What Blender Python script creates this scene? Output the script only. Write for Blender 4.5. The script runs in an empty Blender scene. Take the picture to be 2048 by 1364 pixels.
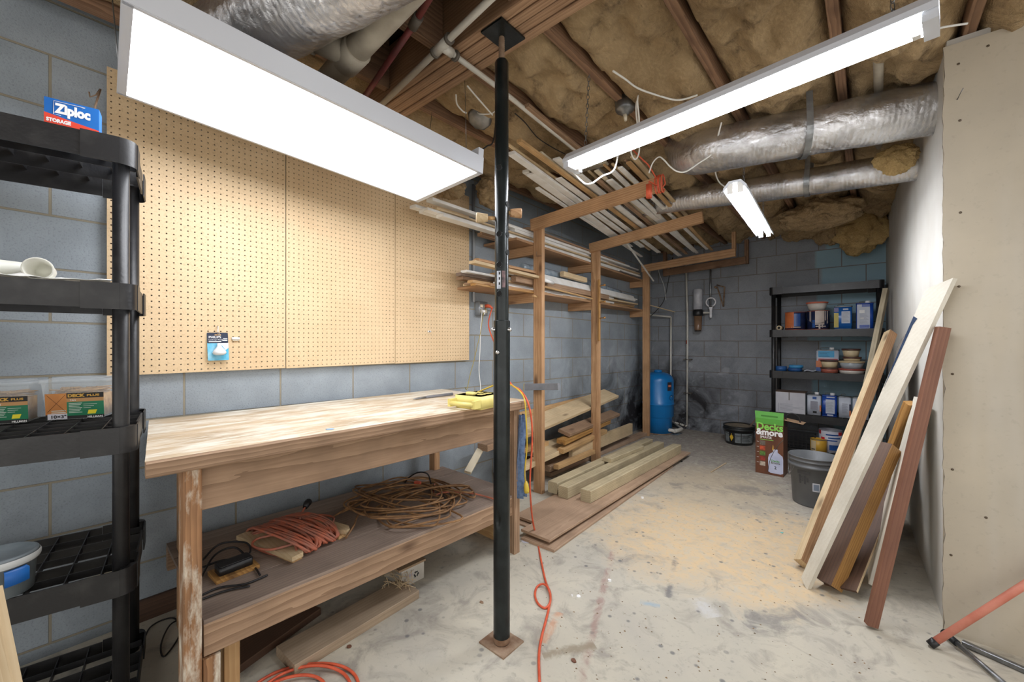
import bpy, math, random
from mathutils import Vector as V, Matrix, noise
from math import pi, sin, cos, radians
rnd = random.Random(7)
SC = bpy.context.scene
COL = SC.collection
# ------------------------------------------------------------------ camera
FPX, YAW, EYE = 820.0, radians(41.1), 1.2
DIR = V((-sin(YAW), cos(YAW), 0)); RGT = V((cos(YAW), sin(YAW), 0))
CAMP = V((0, 0, EYE))
cd = bpy.data.cameras.new('camera'); cam = bpy.data.objects.new('camera', cd); COL.objects.link(cam)
cd.sensor_fit = 'HORIZONTAL'; cd.sensor_width = 36; cd.lens = 36 * FPX / 2048; cd.clip_start = .02
cam.location = CAMP; cam.rotation_euler = (pi / 2, 0, YAW); SC.camera = cam
def at(px, py, x=None, y=None, z=None, t=None):
    """world point seen at a photo pixel, on a plane x=, y= or z= (or at depth t)"""
    d = DIR + RGT * ((px - 1024) / FPX) + V((0, 0, (682 - py) / FPX))
    if t is None:
        t = x / d.x if x is not None else y / d.y if y is not None else (z - EYE) / d.z
    return CAMP + d * t
# ------------------------------------------------------------------ mesh builder
def frame(o, ux, uy=None, n=None):
    ux = V(ux).normalized()
    if n is not None:
        n = V(n); n = (n - ux * n.dot(ux)).normalized(); uy = n.cross(ux)
    else:
        uy = V(uy); uy = (uy - ux * uy.dot(ux)).normalized(); n = ux.cross(uy)
    o = V(o)
    return Matrix(((ux.x, uy.x, n.x, o.x), (ux.y, uy.y, n.y, o.y), (ux.z, uy.z, n.z, o.z), (0, 0, 0, 1)))
def T(x, y, z): return Matrix.Translation((x, y, z))
def RZ(a): return Matrix.Rotation(a, 4, 'Z')
class MB:
    def __init__(s): s.v = []; s.f = []; s.sm = []; s.mi = []; s.m = 0
    def add(s, vs, fs, smooth=False, M=None):
        b = len(s.v)
        s.v += [tuple(M @ V(p)) if M else tuple(p) for p in vs]
        s.f += [tuple(b + i for i in f) for f in fs]
        s.sm += [smooth] * len(fs); s.mi += [s.m] * len(fs); return s
    def box(s, lo, hi, M=None):
        x0, y0, z0 = lo; x1, y1, z1 = hi
        return s.add([(x0,y0,z0),(x1,y0,z0),(x1,y1,z0),(x0,y1,z0),(x0,y0,z1),(x1,y0,z1),(x1,y1,z1),(x0,y1,z1)],
                     [(3,2,1,0),(4,5,6,7),(0,1,5,4),(1,2,6,5),(2,3,7,6),(3,0,4,7)], False, M)
    def prism(s, poly, z0, z1, M=None, smooth=False):
        n = len(poly)
        s.add([(x, y, z0) for x, y in poly] + [(x, y, z1) for x, y in poly],
              [tuple(range(n - 1, -1, -1)), tuple(range(n, 2 * n))], False, M)
        b = len(s.v) - 2 * n
        for i in range(n):
            j = (i + 1) % n
            s.f.append((b + i, b + j, b + n + j, b + n + i)); s.sm.append(smooth); s.mi.append(s.m)
        return s
    def cbox(s, L, w, h, c=.002, M=None, x0=None):
        """chamfered bar, length L along X, centred in Y, Z"""
        a, b = w / 2, h / 2; c = min(c, a * .4, b * .4)
        p = [(-a+c,-b),(a-c,-b),(a,-b+c),(a,b-c),(a-c,b),(-a+c,b),(-a,b-c),(-a,-b+c)]
        X0 = -L / 2 if x0 is None else x0
        A = Matrix(((0,0,1,0),(1,0,0,0),(0,1,0,0),(0,0,0,1)))
        return s.prism(p, X0, X0 + L, (M @ A) if M else A)
    def rbox(s, lo, hi, r, M=None, n=4):
        """upright box with rounded vertical edges"""
        x0, y0, z0 = lo; x1, y1, z1 = hi; p = []
        for cx, cy, a0 in ((x1-r,y1-r,0),(x0+r,y1-r,90),(x0+r,y0+r,180),(x1-r,y0+r,270)):
            for k in range(n + 1):
                a = radians(a0 + 90 * k / n); p.append((cx + r * cos(a), cy + r * sin(a)))
        return s.prism(p, z0, z1, M, True)
    def tube(s, pts, r, n=8, closed=False, cap=True):
        pts = [V(p) for p in pts]; N = len(pts); rr = r if isinstance(r, (list, tuple)) else [r] * N
        vs = []; fs = []; u = None
        for i, p in enumerate(pts):
            a = pts[i - 1] if (i or closed) else p; b = pts[(i + 1) % N] if (i < N - 1 or closed) else p
            t = (b - a); t = t.normalized() if t.length > 1e-9 else V((0, 0, 1))
            if u is None:
                u = t.cross(V((0, 0, 1)))
                if u.length < .05: u = t.cross(V((1, 0, 0)))
            u = u - t * u.dot(t)
            u = u.normalized() if u.length > 1e-6 else t.orthogonal().normalized()
            w = t.cross(u)
            vs += [p + (u * cos(2*pi*k/n) + w * sin(2*pi*k/n)) * rr[i] for k in range(n)]
        for i in range(N if closed else N - 1):
            j = (i + 1) % N
            for k in range(n):
                l = (k + 1) % n; fs.append((i*n+k, i*n+l, j*n+l, j*n+k))
        s.add(vs, fs, True)
        if cap and not closed:
            b = len(s.v) - N * n
            for f in (tuple(b + k for k in range(n - 1, -1, -1)), tuple(b + (N-1)*n + k for k in range(n))):
                s.f.append(f); s.sm.append(False); s.mi.append(s.m)
        return s
    def lathe(s, prof, n=24, M=None, smooth=True, a0=0, a1=2 * pi):
        full = abs(a1 - a0 - 2 * pi) < 1e-6; K = n if full else n + 1
        vs = []; fs = []
        for r, z in prof:
            for k in range(K):
                a = a0 + (a1 - a0) * k / n; vs.append((r * cos(a), r * sin(a), z))
        for i in range(len(prof) - 1):
            for k in range(n):
                l = (k + 1) % K; fs.append((i*K+k, i*K+l, (i+1)*K+l, (i+1)*K+k))
        return s.add(vs, fs, smooth, M)
    def quad(s, x0, y0, x1, y1, off=0, M=None):
        return s.add([(x0,y0,off),(x1,y0,off),(x1,y1,off),(x0,y1,off)], [(0,1,2,3)], False, M)
    def build(s, name, mat, parent=None, M=None):
        me = bpy.data.meshes.new(name); me.from_pydata(s.v, [], s.f)
        me.polygons.foreach_set('use_smooth', s.sm)
        mats = mat if isinstance(mat, (list, tuple)) else [mat]
        for m in mats: me.materials.append(m)
        if len(mats) > 1: me.polygons.foreach_set('material_index', s.mi)
        me.update()
        o = bpy.data.objects.new(name, me); COL.objects.link(o)
        if M: o.matrix_basis = M
        if parent: par(o, parent)
        return o
def world(o): return (world(o.parent) @ o.matrix_parent_inverse @ o.matrix_basis) if o.parent else o.matrix_basis.copy()
def par(o, p): o.parent = p; o.matrix_parent_inverse = world(p).inverted()
def tag(o, label, cat, group=None, kind=None):
    o['label'] = label; o['category'] = cat
    if group: o['group'] = group
    if kind: o['kind'] = kind
    return o
def thing(name, label, cat, loc=(0, 0, 0), group=None, rz=0):
    o = bpy.data.objects.new(name, None); COL.objects.link(o); o.empty_display_size = .05
    o.matrix_basis = T(*loc) @ RZ(rz); return tag(o, label, cat, group)
def struct(name, mb, mat, label, cat, M=None):
    return tag(mb.build(name, mat, None, M), label, cat, None, 'structure')
def bar(name, p0, p1, w, h, mat, parent=None, up=(0, 0, 1), c=.002, mb=None):
    """board from p0 to p1 (its axis), width w across, thickness h along 'up'; grain runs along local X"""
    p0, p1 = V(p0), V(p1); L = (p1 - p0).length
    m = (mb or MB()).cbox(L, w, h, c)
    return m.build(name, mat, parent, frame((p0 + p1) / 2, p1 - p0, n=up))
def spline(pts, k=8, closed=False):
    P = [V(p) for p in pts]; N = len(P); out = []
    for i in range(N if closed else N - 1):
        g = (lambda j: P[j % N]) if closed else (lambda j: P[max(0, min(N - 1, j))])
        a, b, c, d = g(i-1), g(i), g(i+1), g(i+2)
        for q in range(k):
            t = q / k
            out.append(.5 * ((2*b) + (c-a)*t + (2*a-5*b+4*c-d)*t*t + (3*b-a-3*c+d)*t**3))
    if not closed: out.append(P[-1])
    return out
def cord(name, pts, r, mat, parent=None, k=8, n=7, closed=False):
    return MB().tube(spline(pts, k, closed), r, n, closed).build(name, mat, parent)
def text(name, s, size, M, mat, parent, align='LEFT', sx=1.0, ext=.0003, bold=0, fit=None):
    cu = bpy.data.curves.new(name, 'FONT'); cu.body = s; cu.size = size; cu.align_x = align; cu.extrude = ext
    cu.offset = bold; cu.resolution_u = 3
    t = bpy.data.objects.new(name + '_curve', cu); COL.objects.link(t)
    dg = bpy.context.evaluated_depsgraph_get()
    me = bpy.data.meshes.new_from_object(t.evaluated_get(dg)); me.name = name
    bpy.data.objects.remove(t); bpy.data.curves.remove(cu)
    if fit:
        xs = [v.co.x for v in me.vertices]; sx = fit / (max(xs) - min(xs))
    me.materials.clear(); me.materials.append(mat)
    o = bpy.data.objects.new(name, me); COL.objects.link(o)
    o.matrix_basis = M @ Matrix.Diagonal((sx, 1, 1, 1))
    if parent: par(o, parent)
    return o
# ------------------------------------------------------------------ materials
def lin(c):
    return tuple((v/255/12.92 if v/255 <= .04045 else ((v/255+.055)/1.055)**2.4) for v in c) + (1,)
class NT:
    def __init__(s, name):
        s.m = bpy.data.materials.new(name); s.m.use_nodes = True; s.t = s.m.node_tree; s.n = s.t.nodes
        s.b = s.n['Principled BSDF']
    def new(s, ty, **kw):
        n = s.n.new(ty)
        for k, v in kw.items():
            if k in n.bl_rna.properties: setattr(n, k, v)
        return n
    def l(s, a, b): s.t.links.new(a, b)
    def val(s, sock, v):
        if hasattr(v, 'is_output'): s.l(v, sock)
        else: sock.default_value = v
    def math(s, op, a, b=0, clamp=False):
        n = s.new('ShaderNodeMath', operation=op); n.use_clamp = clamp
        s.val(n.inputs[0], a); s.val(n.inputs[1], b); return n.outputs[0]
    def mix(s, fac, a, b, mode='MIX'):
        n = s.new('ShaderNodeMix'); n.data_type = 'RGBA'; n.blend_type = mode
        s.val(n.inputs[0], fac); s.val(n.inputs[6], a); s.val(n.inputs[7], b); return n.outputs[2]
    def ramp(s, fac, stops):
        n = s.new('ShaderNodeValToRGB'); e = n.color_ramp.elements
        while len(e) < len(stops): e.new(.5)
        for q, (p, c) in zip(e, stops): q.position = p; q.color = c if len(c) == 4 else tuple(c) + (1,)
        s.l(fac, n.inputs[0]); return n.outputs[0]
    def mask(s, fac, a, b):
        n = s.new('ShaderNodeMapRange'); n.clamp = True
        s.val(n.inputs[0], fac); n.inputs[1].default_value = a; n.inputs[2].default_value = b; return n.outputs[0]
    def coord(s, kind='Object', scale=(1, 1, 1), loc=(0, 0, 0), rot=(0, 0, 0), rand=0):
        tc = s.new('ShaderNodeTexCoord'); o = tc.outputs[kind]
        if rand:
            oi = s.new('ShaderNodeObjectInfo'); vm = s.new('ShaderNodeVectorMath', operation='MULTIPLY_ADD')
            cb = s.new('ShaderNodeCombineXYZ')
            for k, w in enumerate((1.0, .37, .71)):
                s.l(s.math('MULTIPLY', s.math('FRACT', s.math('MULTIPLY', oi.outputs['Random'], 7.3 * w + 1)), rand), cb.inputs[k])
            va = s.new('ShaderNodeVectorMath', operation='ADD'); s.l(o, va.inputs[0]); s.l(cb.outputs[0], va.inputs[1]); o = va.outputs[0]
        mp = s.new('ShaderNodeMapping'); s.l(o, mp.inputs[0])
        mp.inputs['Scale'].default_value = scale; mp.inputs['Location'].default_value = loc; mp.inputs['Rotation'].default_value = rot
        return mp.outputs[0]
    def noise(s, vec, scale, detail=4, rough=.5, dist=0):
        n = s.new('ShaderNodeTexNoise'); s.l(vec, n.inputs['Vector']); n.inputs['Scale'].default_value = scale
        n.inputs['Detail'].default_value = detail; n.inputs['Roughness'].default_value = rough; n.inputs['Distortion'].default_value = dist
        return n.outputs[0]
    def bump(s, h, strength=.3, dist=.01, normal=None):
        n = s.new('ShaderNodeBump'); s.l(h, n.inputs['Height']); n.inputs['Strength'].default_value = strength
        n.inputs['Distance'].default_value = dist
        if normal: s.l(normal, n.inputs['Normal'])
        return n.outputs[0]
    def end(s, col, rough=.6, metal=0, normal=None, **kw):
        s.val(s.b.inputs['Base Color'], col); s.val(s.b.inputs['Roughness'], rough); s.b.inputs['Metallic'].default_value = metal
        if normal: s.l(normal, s.b.inputs['Normal'])
        for k, v in kw.items(): s.val(s.b.inputs[k.replace('_', ' ')], v)
        return s.m
def mk(name, c1, c2=None, scale=12, rough=.6, metal=0, bump=0, bscale=60, lo=.35, hi=.65, stretch=(1, 1, 1), **kw):
    s = NT(name); v = s.coord(scale=stretch)
    col = lin(c1)
    if c2: col = s.mix(s.mask(s.noise(v, scale), lo, hi), lin(c1), lin(c2))
    nm = s.bump(s.noise(v, bscale, 3), bump, .004) if bump else None
    return s.end(col, rough, metal, nm, **kw)
def wood(name, light, dark, grain=1.0, rough=.65, knots=True, paint=None, pamt=.5, ring=26):
    s = NT(name); v = s.coord(rand=3.0)
    v0 = s.coord(rand=.5, scale=(.13, 1, 1), loc=(0, .05, .06), rot=(0, .02, .03))
    w = s.new('ShaderNodeTexWave', wave_type='RINGS', rings_direction='X', wave_profile='SAW')
    s.l(v0, w.inputs['Vector']); w.inputs['Scale'].default_value = ring; w.inputs['Distortion'].default_value = 3.5
    w.inputs['Detail'].default_value = 2; w.inputs['Detail Scale'].default_value = 1.6
    sv = s.new('ShaderNodeMapping'); s.l(v, sv.inputs[0]); sv.inputs['Scale'].default_value = (3, 90, 90)
    fib = s.noise(sv.outputs[0], 1.6, 4)
    f = s.math('ADD', s.math('MULTIPLY', w.outputs[1], .55 * grain), s.math('MULTIPLY', fib, .6))
    col = s.mix(s.mask(f, .15, .95), lin(light), lin(dark))
    blot = s.noise(v, 5, 3); col = s.mix(s.math('MULTIPLY', s.mask(blot, .4, .75), .45), col, lin(tuple(c*.72 for c in dark)))
    if knots:
        kv = s.new('ShaderNodeMapping'); s.l(v, kv.inputs[0]); kv.inputs['Scale'].default_value = (2.4, 7, 7)
        vo = s.new('ShaderNodeTexVoronoi'); s.l(kv.outputs[0], vo.inputs['Vector']); vo.inputs['Scale'].default_value = 1
        col = s.mix(s.math('MULTIPLY', s.mask(vo.outputs[0], .16, .05), .75), col, lin((74, 48, 30)))
    if paint:
        pm = s.new('ShaderNodeMapping'); s.l(v, pm.inputs[0]); pm.inputs['Scale'].default_value = (.45, 1.6, 1.6)
        col = s.mix(s.mask(s.noise(pm.outputs[0], 9, 8, .7), .62 - pamt*.3, .78 - pamt*.3), col, lin(paint))
    return s.end(col, rough, 0, s.bump(f, .25, .0015))
def emit(name, c, st):
    s = NT(name); s.n.remove(s.b); e = s.new('ShaderNodeEmission'); e.inputs[0].default_value = lin(c); e.inputs[1].default_value = st
    s.l(e.outputs[0], s.n['Material Output'].inputs[0]); return s.m
def block_wall(name, paint, paint2, mortar, axis, loc, tilt=0, stains=0, blue=False):
    s = NT(name); tc = s.new('ShaderNodeTexCoord'); sx = s.new('ShaderNodeSeparateXYZ'); s.l(tc.outputs['Object'], sx.inputs[0])
    cb = s.new('ShaderNodeCombineXYZ')
    a = sx.outputs[0 if axis == 'X' else 1]
    s.l(s.math('ADD', a, loc[0]), cb.inputs[0])
    s.l(s.math('ADD', s.math('ADD', sx.outputs[2], loc[1]), s.math('MULTIPLY', a, tilt)), cb.inputs[1])
    wv = s.noise(tc.outputs['Object'], 7, 3)
    br = s.new('ShaderNodeTexBrick'); s.l(cb.outputs[0], br.inputs['Vector'])
    for k, v in (('Scale', 1), ('Mortar Size', .0047), ('Mortar Smooth', .25), ('Bias', 0), ('Brick Width', .4064), ('Row Height', .2045)): br.inputs[k].default_value = v
    br.offset = .5; br.inputs['Color1'].default_value = (0, 0, 0, 1); br.inputs['Color2'].default_value = (1, 1, 1, 1); br.inputs['Mortar'].default_value = (.5, .5, .5, 1)
    mort = br.outputs['Fac']
    col = s.mix(br.outputs['Color'], lin(paint), lin(paint2))
    col = s.mix(s.math('MULTIPLY', s.mask(s.noise(tc.outputs['Object'], 3.5, 5, .6), .42, .68), .5), col, lin(tuple(c*.82 for c in paint)))
    pits = s.noise(tc.outputs['Object'], 150, 3, .6)
    col = s.mix(s.math('MULTIPLY', s.mask(pits, .54, .68), .32), col, lin(tuple(c*.55 for c in paint)))
    if blue:   # pale blue paint rolled on part of the blocks, its edge stepping from course to course
        row = s.math('FLOOR', s.math('DIVIDE', s.math('ADD', sx.outputs[2], loc[1]), .2045))
        wn = s.new('ShaderNodeTexWhiteNoise', noise_dimensions='1D'); s.l(row, wn.inputs['W'])
        e = s.math('ADD', a, s.math('MULTIPLY', wn.outputs[0], .3))
        col = s.mix(s.mask(e, -.27, -.24), col, lin((146, 176, 190)))
    col = s.mix(mort, col, lin(mortar))
    if stains:
        # damp, mould and efflorescence in the corner of the basement
        n1 = s.noise(tc.outputs['Object'], 2.6, 6, .65, .6); n2 = s.noise(tc.outputs['Object'], 5.5, 5, .6, 1.2)
        if axis == 'X': near = s.mask(a, -.7, -1.9)
        else: near = s.mask(a, 2.6, 5.2)
        low = s.mask(sx.outputs[2], 1.3, .3)
        damp = s.math('MULTIPLY', s.math('MULTIPLY', s.math('ADD', near, .25), s.math('ADD', low, .18)), s.mask(n1, .34, .62))
        col = s.mix(s.math('MULTIPLY', damp, .95 * stains, True), col, lin((34, 33, 36)))
        eff = s.math('MULTIPLY', s.math('MULTIPLY', s.mask(n2, .60, .68), s.mask(n1, .62, .50)), s.math('MULTIPLY', near, s.mask(sx.outputs[2], 1.35, .9)))
        col = s.mix(s.math('MULTIPLY', eff, .6 * stains, True), col, lin((176, 178, 184)))
    h = s.math('SUBTRACT', s.math('MULTIPLY', pits, -.25), s.math('MULTIPLY', mort, 1.0))
    h2 = s.math('ADD', h, s.math('MULTIPLY', wv, .25))
    return s.end(col, .75, 0, s.bump(h2, .7, .008))
def foil(name, c=(196, 198, 204), ridge=60, crease=14):
    s = NT(name); v = s.coord()
    vo = s.new('ShaderNodeTexVoronoi', feature='DISTANCE_TO_EDGE'); s.l(v, vo.inputs['Vector']); vo.inputs['Scale'].default_value = crease
    n1 = s.noise(v, 26, 6, .7, 1.5)
    rg = s.coord('UV', scale=(1, 1, 1))
    w = s.new('ShaderNodeTexWave', wave_type='BANDS', bands_direction='X'); s.l(rg, w.inputs['Vector']); w.inputs['Scale'].default_value = ridge
    w.inputs['Distortion'].default_value = 1.5; w.inputs['Detail'].default_value = 2
    n2 = s.noise(v, 5, 2)
    h = s.math('ADD', s.math('MULTIPLY', s.mask(vo.outputs[0], 0, .12), .25), s.math('ADD', n1, n2))
    b1 = s.bump(h, .5, .010); b2 = s.bump(w.outputs[1], .22, .003, b1)
    col = s.mix(s.mask(s.noise(v, 7), .45, .7), lin(c), lin(tuple(q * .78 for q in c)))
    return s.end(col, .22, .9, b2)
def fibre(name, a, b, dk):
    s = NT(name); v = s.coord()
    n1 = s.noise(v, 7, 6, .65, .8); n2 = s.noise(v, 2.2, 3); n3 = s.noise(s.coord(scale=(1, .35, 1)), 90, 4, .7)
    col = s.mix(s.mask(n2, .35, .65), lin(a), lin(b))
    col = s.mix(s.math('MULTIPLY', s.mask(n1, .46, .30), .8), col, lin(dk))
    col = s.mix(s.math('MULTIPLY', s.mask(n3, .45, .75), .35), col, lin(tuple(min(255, q * 1.25) for q in a)))
    h = s.math('ADD', s.math('MULTIPLY', n1, 1.5), s.math('MULTIPLY', n3, .4))
    return s.end(col, .95, 0, s.bump(h, .9, .02))
def concrete():
    s = NT('concrete'); v = s.coord(); sx = s.new('ShaderNodeSeparateXYZ'); s.l(v, sx.inputs[0])
    X, Y = sx.outputs[0], sx.outputs[1]
    n1 = s.noise(v, 1.6, 6, .6, .5); n2 = s.noise(v, 6, 6, .65, 1); n3 = s.noise(v, 40, 4, .6); n4 = s.noise(v, 18, 5, .7, .8)
    col = s.mix(s.mask(n1, .35, .65), lin((192, 185, 168)), lin((176, 171, 159)))
    col = s.mix(s.math('MULTIPLY', s.mask(n2, .5, .66), .65), col, lin((136, 130, 122)))
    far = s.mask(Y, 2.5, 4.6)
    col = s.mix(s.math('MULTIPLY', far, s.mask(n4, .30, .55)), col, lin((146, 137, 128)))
    def blob(cx, cy, rx, ry, w=.35):
        dx = s.math('DIVIDE', s.math('SUBTRACT', X, cx), rx); dy = s.math('DIVIDE', s.math('SUBTRACT', Y, cy), ry)
        d = s.math('ADD', s.math('MULTIPLY', dx, dx), s.math('MULTIPLY', dy, dy))
        return s.mask(s.math('ADD', d, s.math('MULTIPLY', s.math('SUBTRACT', n2, .5), 2.4)), 1.0 + w, 1.0 - w)
    dust = s.math('MAXIMUM', blob(-.42, 2.75, .33, .62, .5), blob(-.85, 2.65, .5, .55, .7))
    col = s.mix(s.math('MULTIPLY', dust, s.mask(n4, .25, .6)), col, lin((206, 180, 142)))
    col = s.mix(s.math('MULTIPLY', blob(-1.0, 3.6, .5, .5, .8), .5), col, lin((188, 168, 136)))
    def line(p, q, w, c, amt, brk=.45):
        nonlocal col
        p, q = V(p), V(q); d = (q - p).normalized(); L = (q - p).length
        ax = s.math('SUBTRACT', X, p.x); ay = s.math('SUBTRACT', Y, p.y)
        al = s.math('ADD', s.math('MULTIPLY', ax, d.x), s.math('MULTIPLY', ay, d.y))
        ac = s.math('ABSOLUTE', s.math('ADD', s.math('SUBTRACT', s.math('MULTIPLY', ax, -d.y), s.math('MULTIPLY', ay, -d.x)), s.math('MULTIPLY', s.math('SUBTRACT', n4, .5), w * 2)))
        k = s.math('MULTIPLY', s.math('MULTIPLY', s.mask(ac, w, w * .3), s.math('LESS_THAN', s.math('ABSOLUTE', s.math('SUBTRACT', al, L/2)), L/2)), s.mask(n2, brk, brk + .15))
        col = s.mix(s.math('MULTIPLY', k, amt), col, lin(c))
    line(at(1231, 1080, z=0).xy, at(1162, 1364, z=0).xy, .022, (150, 108, 100), .5, .42)
    line(at(1352, 1115, z=0).xy, at(1335, 1195, z=0).xy, .018, (84, 86, 94), .6, .4)
    line(at(1085, 1310, z=0).xy, at(1190, 1290, z=0).xy, .03, (140, 128, 108), .8, .3)
    line(at(1120, 1225, z=0).xy, at(1085, 1285, z=0).xy, .025, (196, 140, 104), .6, .4)
    line(at(1280, 1203, z=0).xy, at(1320, 1212, z=0).xy, .02, (150, 168, 182), .8, .3)
    line(at(1390, 1195, z=0).xy, at(1430, 1235, z=0).xy, .05, (204, 204, 204), .6, .4)
    line(at(1490, 1250, z=0).xy, at(1600, 1225, z=0).xy, .09, (108, 106, 106), .55, .42)
    line(at(1340, 970, z=0).xy, at(1560, 985, z=0).xy, .14, (110, 108, 106), .5, .42)
    vo = s.new('ShaderNodeTexVoronoi'); s.l(v, vo.inputs['Vector']); vo.inputs['Scale'].default_value = 13
    sp = s.math('MULTIPLY', s.mask(vo.outputs[0], .16, .09), s.mask(n1, .46, .54)); col = s.mix(s.math('MULTIPLY', sp, .75), col, lin((96, 98, 100)))
    col = s.mix(s.math('MULTIPLY', s.mask(n3, .58, .72), .3), col, lin((96, 92, 86)))
    return s.end(col, .8, 0, s.bump(s.math('ADD', n3, n4), .25, .004))
# ------------------------------------------------------------------ material instances
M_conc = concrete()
M_wallL = block_wall('painted_block_left', (152, 162, 170), (160, 168, 175), (148, 141, 124), 'Y', (.386, .16 - .0), .0113, .9)
M_wallB = block_wall('painted_block_back', (144, 149, 156), (150, 154, 160), (128, 121, 116), 'X', (1.654, .027), 0, .9, True)
M_dry = None
def drywall():
    s = NT('drywall'); v = s.coord()
    n = s.noise(v, 3, 4, .6); f = s.noise(v, 60, 3)
    col = s.mix(s.mask(n, .35, .65), lin((182, 172, 154)), lin((172, 163, 147)))
    sp = s.noise(s.coord(scale=(1, 1, .12)), 5, 3); col = s.mix(s.math('MULTIPLY', s.mask(sp, .56, .7), .3), col, lin((196, 194, 188)))
    col = s.mix(s.math('MULTIPLY', s.mask(f, .6, .75), .2), col, lin((140, 132, 120)))
    return s.end(col, .85, 0, s.bump(f, .12, .002))
M_dry = drywall()
M_drypale = mk('drywall_pale', (192, 190, 184), (180, 176, 168), 3, .8)
M_gyp = mk('gypsum_core', (150, 142, 126), (104, 96, 84), 40, .9, 0, .6, 90)
M_holeshade = mk('hollow_shade', (14, 13, 13), rough=.9)  # near-black colour painted in place of the shade inside hollows
W_joist = wood('joist_wood', (156, 122, 94), (106, 78, 58), 1, .75)
W_beam = wood('beam_wood', (192, 158, 126), (142, 108, 80), 1, .7)
W_frame = wood('frame_wood', (204, 166, 124), (158, 116, 80), 1.1, .65)
W_bench = wood('bench_wood', (176, 146, 118), (132, 104, 80), 1.1, .7)
W_top = wood('benchtop_wood', (206, 188, 160), (170, 144, 114), .5, .7, False, (216, 210, 196), .62, 20)
W_grey = wood('weathered_wood', (156, 138, 124), (116, 100, 90), .7, .8)
W_pine = wood('pine_wood', (208, 174, 124), (168, 126, 82), .8, .6)
W_pale = wood('pale_wood', (214, 194, 158), (184, 154, 114), .6, .6)
W_treat = wood('treated_wood', (202, 188, 154), (160, 144, 114), .8, .7)
W_lam = wood('floor_plank_wood', (186, 158, 132), (150, 122, 100), .6, .55, False)
W_red = wood('redwood', (132, 90, 68), (100, 62, 48), .7, .6, False)
W_dark = wood('dark_wood', (98, 72, 54), (66, 46, 36), .7, .65)
W_yel = wood('yellow_pine', (190, 146, 84), (140, 98, 50), 1.1, .55)
W_whitew = wood('whitewashed_wood', (224, 220, 208), (206, 198, 180), .4, .6, False)
M_white = mk('white_paint', (232, 232, 230), (216, 214, 208), 8, .5)
M_cream = mk('cream_paint', (222, 212, 188), (206, 194, 168), 8, .55)
M_wmetal = mk('white_enamel', (206, 210, 218), rough=.35)
M_steelblk = mk('black_steel_paint', (24, 30, 31), (38, 44, 45), 14, .28, .3, .1, 200, .45, .7)
M_rust = mk('rusty_steel', (160, 138, 116), (122, 92, 70), 20, .85, .2, .4, 80)
M_zinc = mk('zinc_steel', (150, 152, 154), (112, 114, 116), 18, .4, .9, .1)
M_chrome = mk('bright_steel', (200, 200, 200), rough=.25, metal=1)
M_foil = foil('duct_foil', (222, 222, 224), 15, 9)
M_strap = mk('galvanized_strap', (168, 172, 174), (130, 132, 134), 14, .4, .85, .3, 60)
M_pvc = mk('pvc_white', (214, 212, 204), (196, 192, 182), 6, .4)
M_pvcold = mk('pvc_dusty', (176, 168, 152), (146, 138, 124), 9, .6)
M_redpipe = mk('red_pipe', (140, 62, 60), (92, 50, 50), 6, .45)
M_clip = mk('grey_clip', (98, 92, 84), rough=.6)
M_fib = fibre('fiberglass_insulation', (170, 147, 112), (144, 121, 88), (68, 53, 40))
M_fiby = fibre('fiberglass_yellow', (194, 168, 116), (168, 140, 92), (96, 74, 52))
M_deck = mk('subfloor', (62, 48, 40), (40, 32, 28), 5, .9)
def pegmat():
    s = NT('hardboard'); v = s.coord(); n = s.noise(v, 2.5, 5, .6); f = s.noise(v, 140, 3)
    col = s.mix(s.mask(n, .35, .68), lin((220, 194, 156)), lin((209, 181, 142)))
    col = s.mix(s.math('MULTIPLY', s.mask(f, .52, .7), .25), col, lin((152, 116, 76)))
    return s.end(col, .6, 0, s.bump(f, .1, .001))
M_peg = pegmat()
M_bplas = mk('black_plastic', (25, 25, 27), (50, 50, 50), 16, .4, 0, .12, 120, .5, .85)
M_cordw = mk('white_cord', (226, 226, 222), rough=.5)
M_cordo = mk('orange_cord', (214, 96, 62), (190, 78, 50), 30, .5)
M_cordod = mk('dusty_orange_cord', (186, 102, 74), (150, 100, 84), 25, .7)
M_cordb = mk('brown_cord', (150, 112, 72), (112, 80, 52), 22, .65)
M_cordy = mk('yellow_cord', (206, 178, 60), (186, 156, 50), 20, .5)
M_cordk = mk('black_cord', (24, 24, 26), rough=.5)
M_black = mk('black_print', (20, 20, 22), rough=.6)
M_wprint = mk('white_print', (236, 236, 236), rough=.6)
# ------------------------------------------------------------------ setting
XL, YB, ZJ = -2.36, 5.77, 2.44
struct('floor', MB().box((-2.6, -2.4, -.1), (2.4, 6.0, 0)), M_conc, 'stained grey concrete floor dusted with tan sawdust', 'floor')
struct('wall_left', MB().box((XL - .2, -2.4, 0), (XL, 5.97, 2.72)), M_wallL, 'blue-grey painted concrete block wall behind the workbench', 'wall')
struct('wall_back', MB().box((XL, YB, 0), (2.4, YB + .2, 2.72)), M_wallB, 'grey concrete block end wall with damp stains behind the tank', 'wall')
pw = MB().prism([(.24, 2.46), (.36, 2.46), (.265, YB), (.128, YB)], 0, ZJ)
struct('wall_right', pw, M_drypale, 'pale drywall partition side the loose boards lean against', 'wall')
fw = MB()
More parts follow.
